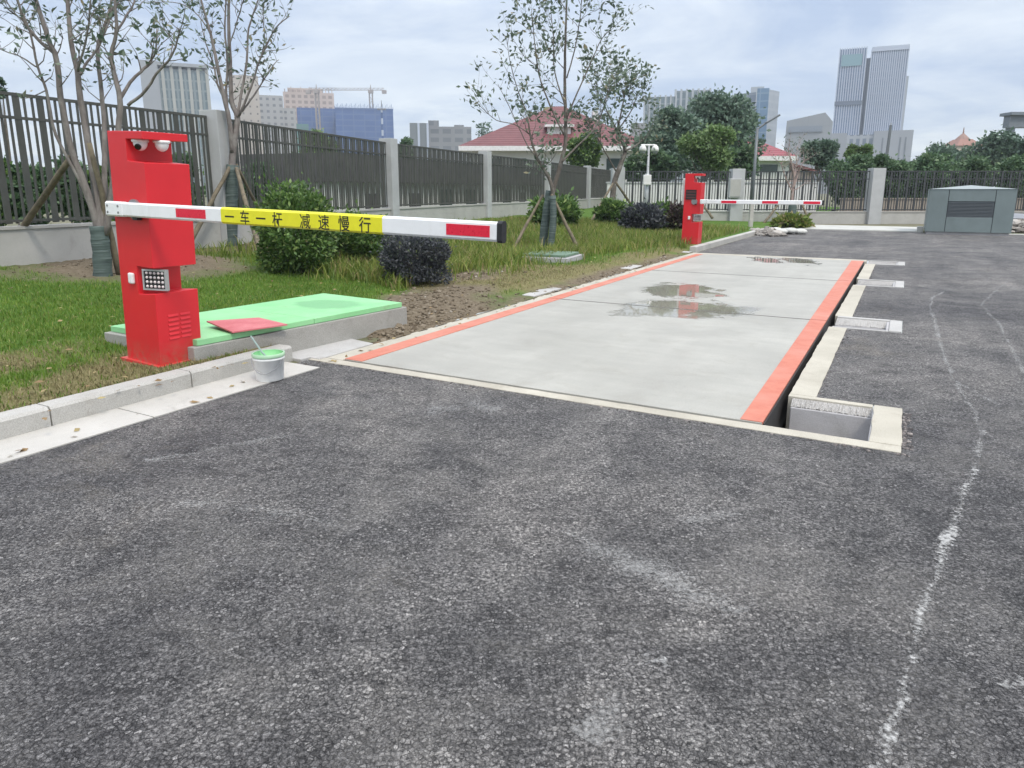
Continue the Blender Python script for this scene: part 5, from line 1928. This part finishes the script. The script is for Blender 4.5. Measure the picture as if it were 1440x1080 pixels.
Yc = 120.0
co = W(1344, 268, Yc); co.z = 0
cu_ = thing("pavilion_turret", "small cream turret with brown pyramid roof and finial above the hedge", "turret", co)
kc = Yc / F_PX
MB().box(-17 * kc, 17 * kc, -2, 2, 0, W(0, 206, Yc).z).build("wall", plain("cream_render", (0.48, 0.43, 0.36), 0.8), cu_)
ez = W(0, 206, Yc).z
hip(-18 * kc, 18 * kc, -2.3, 2.3, ez + 0.01, -8 * kc, 8 * kc, -1, 1, W(0, 196, Yc).z).build("roof", plain("brown_roof", (0.26, 0.14, 0.11), 0.7), cu_)
MB().lathe([(9 * kc, 0), (6 * kc, 0.4), (1.2 * kc, 0.95), (0.8 * kc, 1.3), (0.05, 1.9)], 10, (0, 0, W(0, 196, Yc).z)).build("finial", plain("brown_finial", (0.24, 0.15, 0.12), 0.6), cu_)
for x in (-1.0, 0.7):
    MB().box(x, x + 0.5, -2.05, -2.003, ez - 1.5, ez - 0.4).build("window", WING, cu_)

Yg = 75.0
gp = W(1408, 268, Yg); gp.z = 0
gn = thing("steel_gantry", "grey steel gantry frame rising over the trees at the right edge", "gantry", gp)
kg = Yg / F_PX
zt = W(0, 160, Yg).z
GAN = plain("blue_grey_steel", (0.16, 0.185, 0.21), 0.5, 0.1)
for x in (0, 5.5):
    MB().box(x - 0.3, x + 0.3, -0.3, 0.3, 0, zt - 1.4).build("column", GAN, gn)
MB().box(-0.5, 6.5, -0.5, 0.5, zt - 1.398, zt - 0.2).build("beam", GAN, gn)
MB().box(-0.7, 6.8, -0.9, 0.9, zt - 0.197, zt + 0.1).build("deck_plate", GAN, gn)


# ------------------------------------------------------------------ distant buildings
def facade(name, ga, gb, frame, fw, fh, mort=0.12, rough=0.35, spec=0.5, vert=1.0):
    t = NT(name)
    sx_ = t.n.new("ShaderNodeSeparateXYZ")
    t.l.new(t.obj(), sx_.inputs[0])
    cm = t.n.new("ShaderNodeCombineXYZ")
    t.put(cm.inputs[0], t.math("ADD", sx_.outputs[0], sx_.outputs[1]))
    t.put(cm.inputs[1], sx_.outputs[2])
    bk_ = t.n.new("ShaderNodeTexBrick")
    bk_.offset = 0.0
    bk_.inputs["Scale"].default_value = 1.0
    bk_.inputs["Brick Width"].default_value, bk_.inputs["Row Height"].default_value = fw, fh
    bk_.inputs["Mortar Size"].default_value = mort
    bk_.inputs["Mortar Smooth"].default_value = 0.0
    for s_, c_ in (("Color1", ga), ("Color2", gb), ("Mortar", frame)):
        bk_.inputs[s_].default_value = (*c_, 1)
    t.l.new(cm.outputs[0], bk_.inputs["Vector"])
    v_ = t.ramp(t.noise(t.obj(), 0.05, 4, 0.6), [(0.3, 0.88), (0.7, 1.1)])
    t.set(t.mix(1.0, bk_.outputs["Color"], v_, "MULTIPLY"), rough, 0, spec)
    return t.m


def tower(name, label, px0, px1, py, Y, depth, mat, fins=None, extra=None, rot=0.0, cat="tower"):
    o = W((px0 + px1) / 2, 268, Y)
    o.z = 0
    r = thing(name, label, cat, o, (0, 0, rot), group="buildings on the skyline")
    a_ = math.atan2((px0 + px1) / 2 - 720, F_PX)
    r.rotation_euler = (0, 0, rot - a_)
    w = (px1 - px0) / F_PX * Y * math.cos(a_)
    z = W((px0 + px1) / 2, py, Y).z
    MB().box(-w / 2, w / 2, 0, depth, -1, z).build("body", mat, r)
    if fins:
        fm, sp, fw, fd = fins
        m = MB()
        n = int(w / sp)
        for i in range(n + 1):
            x = -w / 2 + w * i / n
            m.box(x - fw / 2, x + fw / 2, -fd, -0.003, 0, z + 0.8)
        m.build("facade_fins", fm, r)
    return r, w, z


FIN_W = plain("white_fin", (0.42, 0.47, 0.56), 0.6, 0.05, 0.05)
FIN_G = plain("grey_fin", (0.36, 0.39, 0.41), 0.6, 0.05, 0.05)
GL_BLUE = facade("blue_tower_glass", (0.055, 0.125, 0.26), (0.08, 0.155, 0.29), (0.11, 0.19, 0.33), 3.0, 3.8, 0.35)
GL_TEAL = facade("teal_office_glass", (0.10, 0.15, 0.17), (0.13, 0.18, 0.20), (0.20, 0.245, 0.26), 3.2, 3.8, 0.4)
GL_DEEP = facade("deep_blue_glass", (0.07, 0.15, 0.25), (0.10, 0.19, 0.30), (0.16, 0.24, 0.33), 4.2, 3.8, 0.3)
BEIGE_W = facade("beige_flats", (0.12, 0.115, 0.11), (0.17, 0.16, 0.15), (0.42, 0.385, 0.345), 3.0, 3.1, 1.15, 0.8)
GREY_W = facade("grey_flats", (0.15, 0.16, 0.17), (0.18, 0.19, 0.20), (0.33, 0.335, 0.335), 3.2, 3.1, 0.9, 0.8)
RAW_W = facade("raw_concrete_floors", (0.24, 0.20, 0.18), (0.30, 0.25, 0.22), (0.46, 0.385, 0.345), 3.4, 3.1, 0.7, 0.85)
NET_B = facade("blue_safety_net", (0.055, 0.11, 0.27), (0.075, 0.135, 0.30), (0.10, 0.155, 0.29), 6.0, 3.1, 0.3, 0.8)
NET_G = facade("green_safety_net", (0.10, 0.22, 0.20), (0.12, 0.25, 0.22), (0.13, 0.22, 0.25), 6.0, 3.1, 0.3, 0.8)
DGREY_W = facade("dark_grey_block", (0.12, 0.135, 0.15), (0.15, 0.165, 0.18), (0.205, 0.215, 0.225), 5.0, 3.4, 0.8, 0.7)
PALE_W = plain("pale_panel_cladding", (0.28, 0.30, 0.325), 0.6, 0.05, 0.05)

# left group
r, w, z = tower("office_block", "pale office block with vertical white fins behind the first two trees", 222, 305, 97, 300, 25, GL_TEAL, (plain("cream_fin", (0.33, 0.34, 0.32), 0.7, 0.05, 0.05), 3.0, 1.2, 0.8))
MB().box(-w / 2 - 1.5, -w / 2 + 5, -1.2, 26, 0, z + 2.5).build("corner_tower", PALE_W, r)
MB().box(-w / 2 + 5.01, w / 2 + 0.5, -1.5, 26, z + 0.9, z + 2.2).build("parapet", PALE_W, r)
tower("apartment_block", "tall beige apartment block behind the fan of branches of the second tree", 338, 374, 106, 330, 22, BEIGE_W)
r, w, z = tower("apartment_block", "grey stepped apartment block left of the unfinished beige block", 373, 406, 134, 380, 22, GREY_W)
MB().box(w / 2 + 0.01, w / 2 + 6, 1, 20, 0, z - 6).build("side_wing", GREY_W, r)
r, w, z = tower("unfinished_block", "unfinished beige concrete block with blue safety netting on its lower half", 408, 476, 130, 420, 24, RAW_W)
MB().box(-w / 2 + 2.5, w / 2 - 6, 3, 20, z, z + 2.6).build("roof_storey", RAW_W, r)
rp = MB()
for i in range(16):
    x = -w / 2 + 1 + (w - 2) * i / 15
    rp.box(x - 0.2, x + 0.2, 1, 1.4, z, z + 1.8 + (i % 3) * 0.6)
rp.build("roof_posts", RAW_W, r)
zn = W(0, 152, 420).z
MB().box(-w / 2 + 7, w / 2 + 0.4, -1.0, -0.003, 0, zn).build("blue_net", NET_B, r)
MB().box(-w / 2 + 6, -w / 2 + 13, -1.6, -1.003, 0, zn - 9).build("green_net", NET_G, r)
r, w, z = tower("netted_block", "building wrapped in blue safety netting under the tower cranes", 478, 556, 152, 410, 30, NET_B)
rp = MB()
for i in range(40):
    x = -w / 2 + w * i / 39
    rp.box(x - 0.12, x + 0.12, -0.3, 0.1, z - 1, z + 0.9 + 0.7 * ((i * 7) % 3))
rp.build("scaffold_tops", plain("scaffold_blue", (0.13, 0.20, 0.36), 0.7), r)
r, w, z = tower("office_block", "long dark grey office block with two white strips at its left end", 580, 663, 178, 300, 20, DGREY_W)
MB().box(-w / 2 + 0.0, -w / 2 + 7.4, -0.6, 12, 0, z + 1.3).build("stair_tower", plain("slate_cladding", (0.15, 0.17, 0.18), 0.7, 0.05, 0.1), r)
st2 = MB()
for px in (592, 604):
    x = (px - 621.5) / F_PX * 300
    st2.box(x - 0.45, x + 0.45, -0.95, -0.62, 0, z + 1.3)
st2.build("white_strip", FIN_W, r)
MB().box(-w / 2 + 7.6, -w / 2 + 12, 2, 10, z, z + 2.6).build("roof_plant", DGREY_W, r)
MB().box(w / 2 - 7, w / 2 - 3, 2, 10, z, z + 0.9).build("roof_plant", DGREY_W, r)
tower("low_block", "small pale block between the grey office block and the first red roof", 676, 712, 192, 240, 12, PALE_W)

# cranes and mast
CR = plain("crane_steel", (0.30, 0.27, 0.25), 0.6, 0.05, 0.1)


def crane(label, px, py, Y, jl, jr):
    o = W(px, 268, Y)
    o.z = 0
    r = thing("tower_crane", label, "tower crane", o, group="tower cranes over the building site")
    z = W(px, py, Y).z
    m = MB()
    s_ = 0.9
    for x in (-s_, s_):
        for y in (-s_, s_):
            m.box(x - 0.22, x + 0.22, y - 0.22, y + 0.22, 0, z)
    h = 0
    i = 0
    while h < z - 3:
        a = -1 if i % 2 else 1
        m.tube([(-s_ * a, -s_, h), (s_ * a, -s_, h + 2.6)], 0.12, 4)
        m.tube([(s_, -s_ * a, h), (s_, s_ * a, h + 2.6)], 0.12, 4)
        h += 2.6
        i += 1
    m.build("mast", CR, r)
    kk = Y / F_PX
    j = MB()
    for (x0, x1) in ((-jl * kk, 0), (0, jr * kk)):
        j.box(min(x0, x1), max(x0, x1), -0.7, -0.45, z, z + 0.25)
        j.box(min(x0, x1), max(x0, x1), 0.45, 0.7, z, z + 0.25)
        n = int(abs(x1 - x0) / 2.2)
        L = x1 - x0
        j.box(min(x0, x1) * 0.97, max(x0, x1) * 0.97, -0.1, 0.1, z + 1.15, z + 1.35)
        for q in range(n):
            j.tube([(x0 + L * q / n, 0.5 if q % 2 else -0.5, z + 0.1), (x0 + L * (q + 1) / n, 0, z + 1.25)], 0.1, 4)
    j.build("jib", CR, r)
    MB().box(-1.4, 1.4, -1.2, 1.2, z - 1.6, z - 0.05).build("cab", CR, r)
    MB().tube([(0, 0, z), (0, 0, z + 3.2)], [0.5, 0.15], 5).build("tower_head", CR, r)
    cw = -jl if jl < jr else jr
    sg = -1 if jl < jr else 1
    x = sg * (min(jl, jr)) * kk
    MB().box(x - 1.3, x + 1.3, -0.9, 0.9, z - 1.9, z - 0.02).build("counterweight", CR, r)


crane("tower crane with its mast in front of the unfinished beige block", 453, 127, 405, 11, 28)
crane("tower crane with a long left jib above the blue netted building", 527, 127, 440, 66, 18)
mo = W(541, 268, 60); mo.z = 0
ms = thing("signal_mast", "thin blue and white signal mast in front of the blue netted building", "mast", mo)
zt = W(541, 150, 60).z
for i in range(8):
    a, b_ = zt * (0.55 + 0.45 * i / 8), zt * (0.55 + 0.45 * (i + 1) / 8)
    MB().tube([(0, 0, a + 0.004), (0, 0, b_)], 0.09, 7).build("mast_band", FIN_W if i % 2 else plain("mast_blue", (0.12, 0.17, 0.30), 0.5), ms)
MB().tube([(0, 0, -0.1), (0, 0, zt * 0.55)], 0.12, 7).build("pole", FIN_G, ms)
MB().tube([(0, 0, zt + 0.003), (0, 0, zt + 0.5)], [0.05, 0.02], 5).build("tip", STEEL, ms)
MB().box(-0.35, 0.35, -0.1, 0.1, zt - 0.25, zt - 0.15).build("cross_bar", STEEL, ms)

# right group
r, w, z = tower("office_block", "lower left slab of the pair of striped teal office blocks", 902, 944, 136, 380, 26, GL_TEAL, (FIN_G, 2.6, 0.8, 0.5))
r, w, z = tower("office_block", "taller right slab of the pair of striped teal office blocks", 944, 990, 127, 390, 26, GL_TEAL, (FIN_G, 2.6, 1.1, 0.5))
tower("low_block", "low brownish grey block left of the striped office blocks", 884, 904, 173, 330, 16, plain("brown_grey_cladding", (0.22, 0.225, 0.23), 0.7, 0.06, 0.1))
o = W(1056, 268, 370); o.z = 0
r = thing("glass_tower", "dark blue glass tower with a pale right side above the second red roof", "tower", o, group="buildings on the skyline")
zt = W(1056, 126, 370).z
r.rotation_euler = (0, 0, -math.atan2(336, F_PX))
kk = 370 / F_PX * math.cos(math.atan2(336, F_PX))
MB().prism([(-33 * kk, 5), (-1 * kk, 0), (-1 * kk, 24), (-33 * kk, 24)], -1, zt - 1.2).build("left_face", facade("dusk_blue_glass", (0.12, 0.16, 0.22), (0.15, 0.19, 0.25), (0.22, 0.26, 0.31), 3.2, 3.8, 0.4), r)
MB().prism([(-0.97 * kk, -1.2), (15 * kk, -1.2), (15 * kk, 24), (-0.97 * kk, 24)], -1, zt + 0.4).build("blue_bay", GL_DEEP, r)
MB().prism([(15.02 * kk, -0.8), (29 * kk, 9), (29 * kk, 24), (15.02 * kk, 24)], -1, zt - 0.3).build("right_face", facade("pale_glass_side", (0.24, 0.28, 0.33), (0.28, 0.32, 0.36), (0.34, 0.37, 0.40), 2.0, 3.8, 0.6), r)
MB().box(-2.2 * kk, -0.98 * kk, -1.8, 0, -1, zt + 0.5).build("corner_fin", FIN_G, r)
MB().box(-10 * kk, 8 * kk, 6, 16, zt - 1.0, zt + 2.2).build("roof_plant", FIN_G, r)
o = W(1128, 268, 330); o.z = 0
r = thing("grey_hall", "grey blank walled building with sloping roof left of the twin tower", "building", o, group="buildings on the skyline")
r.rotation_euler = (0, 0, -math.atan2(408, F_PX))
kk = 330 / F_PX * math.cos(math.atan2(408, F_PX))
za, zb_ = W(0, 169, 330).z, W(0, 159, 330).z
m = MB()
pr = [(-31 * kk, -1), (33 * kk, -1), (33 * kk, za - 1), (22 * kk, zb_), (-29 * kk, za)]
n = len(pr)
m.add([(x, 0, z_) for x, z_ in pr] + [(x, 25, z_) for x, z_ in pr], [tuple(range(n)), tuple(range(2 * n - 1, n - 1, -1))] + [(i, n + i, n + (i + 1) % n, (i + 1) % n) for i in range(n)])
m.build("body", facade("grey_panel_hall", (0.25, 0.27, 0.29), (0.265, 0.285, 0.305), (0.23, 0.25, 0.27), 9, 5, 0.12, 0.7), r)
MB().box(-26 * kk, 20 * kk, -0.5, -0.003, za - 5.2, za - 2.6).build("window_band", plain("band_glass", (0.19, 0.22, 0.26), 0.3), r)

o = W(1212, 268, 400); o.z = 0
kk = 400 / F_PX * math.cos(math.atan2(492, F_PX))
r = thing("twin_tower", "tall twin office tower with white vertical fins and a pale podium", "tower", o, group="buildings on the skyline")
r.rotation_euler = (0, 0, -math.atan2(492, F_PX) + 0.03)
def kx(px): return (px - 1212) * kk
zl, zr = W(0, 66, 400).z, W(0, 69, 400).z
MB().box(kx(1163), kx(1199), 0, 30, 0, zl).build("left_slab", GL_BLUE, r)
MB().box(kx(1199) + 0.01, kx(1206), 2.5, 28, 0, zl - 5).build("recess", plain("recess_glass", (0.10, 0.135, 0.18), 0.3), r)
MB().box(kx(1206) + 0.01, kx(1254), -1, 32, 0, zr).build("right_slab", GL_BLUE, r)
MB().box(kx(1254) + 0.01, kx(1259), 6, 34, 0, zr - 14).build("side_slab", plain("pale_side", (0.40, 0.43, 0.46), 0.6, 0.04, 0.05), r)
for x0, x1, n_, yb_, zt_, nm in ((1163, 1199, 11, 0, zl + 0.6, "left_fins"), (1206.2, 1254, 17, -1, zr + 0.3, "right_fins")):
    m = MB()
    for i in range(n_ + 1):
        x = kx(x0 + (x1 - x0) * i / n_)
        m.box(x - 0.30, x + 0.30, yb_ - 0.6, yb_ - 0.003, 0, zt_)
    m.build(nm, FIN_W, r)
zb2 = W(0, 144, 400).z
MB().box(kx(1162), kx(1199.5), -1.1, -0.72, zb2 - 1.0, zb2 + 1.2).build("dark_band", plain("dark_band_glass", (0.10, 0.13, 0.18), 0.4), r)
MB().box(kx(1206), kx(1254.5), -2.0, -1.72, zr - 1.5, zr + 0.9).build("crown_band", FIN_W, r)
MB().box(kx(1166), kx(1194), -1.0, -0.72, zl - 9, zl - 3).build("crown_sign_panel", plain("teal_panel", (0.17, 0.30, 0.34), 0.5), r)
zp = W(0, 186, 392).z
MB().box(kx(1138), kx(1184), -8, 20, 0, zp).build("podium", PALE_W, r)
MB().box(kx(1184) + 0.01, kx(1220), -6.5, 20, 0, zp - 1).build("podium_glazing", facade("podium_glass", (0.13, 0.17, 0.22), (0.17, 0.21, 0.26), (0.36, 0.39, 0.42), 3.2, 6, 0.7), r)
MB().box(kx(1220) + 0.01, kx(1271), -8, 20, 0, zp + 0.6).build("podium_wing", PALE_W, r)
sd_ = plain("slot_dark", (0.14, 0.16, 0.18), 0.5)
for px in (1172, 1232, 1255, 1262):
    MB().box(kx(px) - 0.4, kx(px) + 0.4, -8.1, -8.003, 2, zp - 3).build("podium_slot", sd_, r)
p = W(1240, 268, 120); p.z = 0
cm_ = thing("chimney_pole", "thin dark mast in front of the podium of the twin tower", "mast", p)
MB().tube([(0, 0, 0), (0.3, 0, W(0, 176, 120).z)], [0.35, 0.22], 8).build("shaft", LAMP_M, cm_)
MB().tube([(0.3, 0, W(0, 176, 120).z + 0.004), (0.32, 0, W(0, 172, 120).z)], [0.1, 0.03], 6).build("tip", STEEL, cm_)

# ------------------------------------------------------------------ air
HZ = bpy.data.materials.new("pale_haze")
HZ.use_nodes = True
HZ.node_tree.nodes.remove(HZ.node_tree.nodes["Principled BSDF"])
hv = HZ.node_tree.nodes.new("ShaderNodeVolumePrincipled")
hv.inputs["Color"].default_value = (0.86, 0.92, 1.0, 1)
hv.inputs["Density"].default_value = 0.00055
hv.inputs["Anisotropy"].default_value = 0.2
HZ.node_tree.links.new(hv.outputs[0], HZ.node_tree.nodes["Material Output"].inputs["Volume"])
haze = MB().box(-900, 900, -60, 800, -2.5, 140).build("haze", HZ)
struct(haze, "stuff")
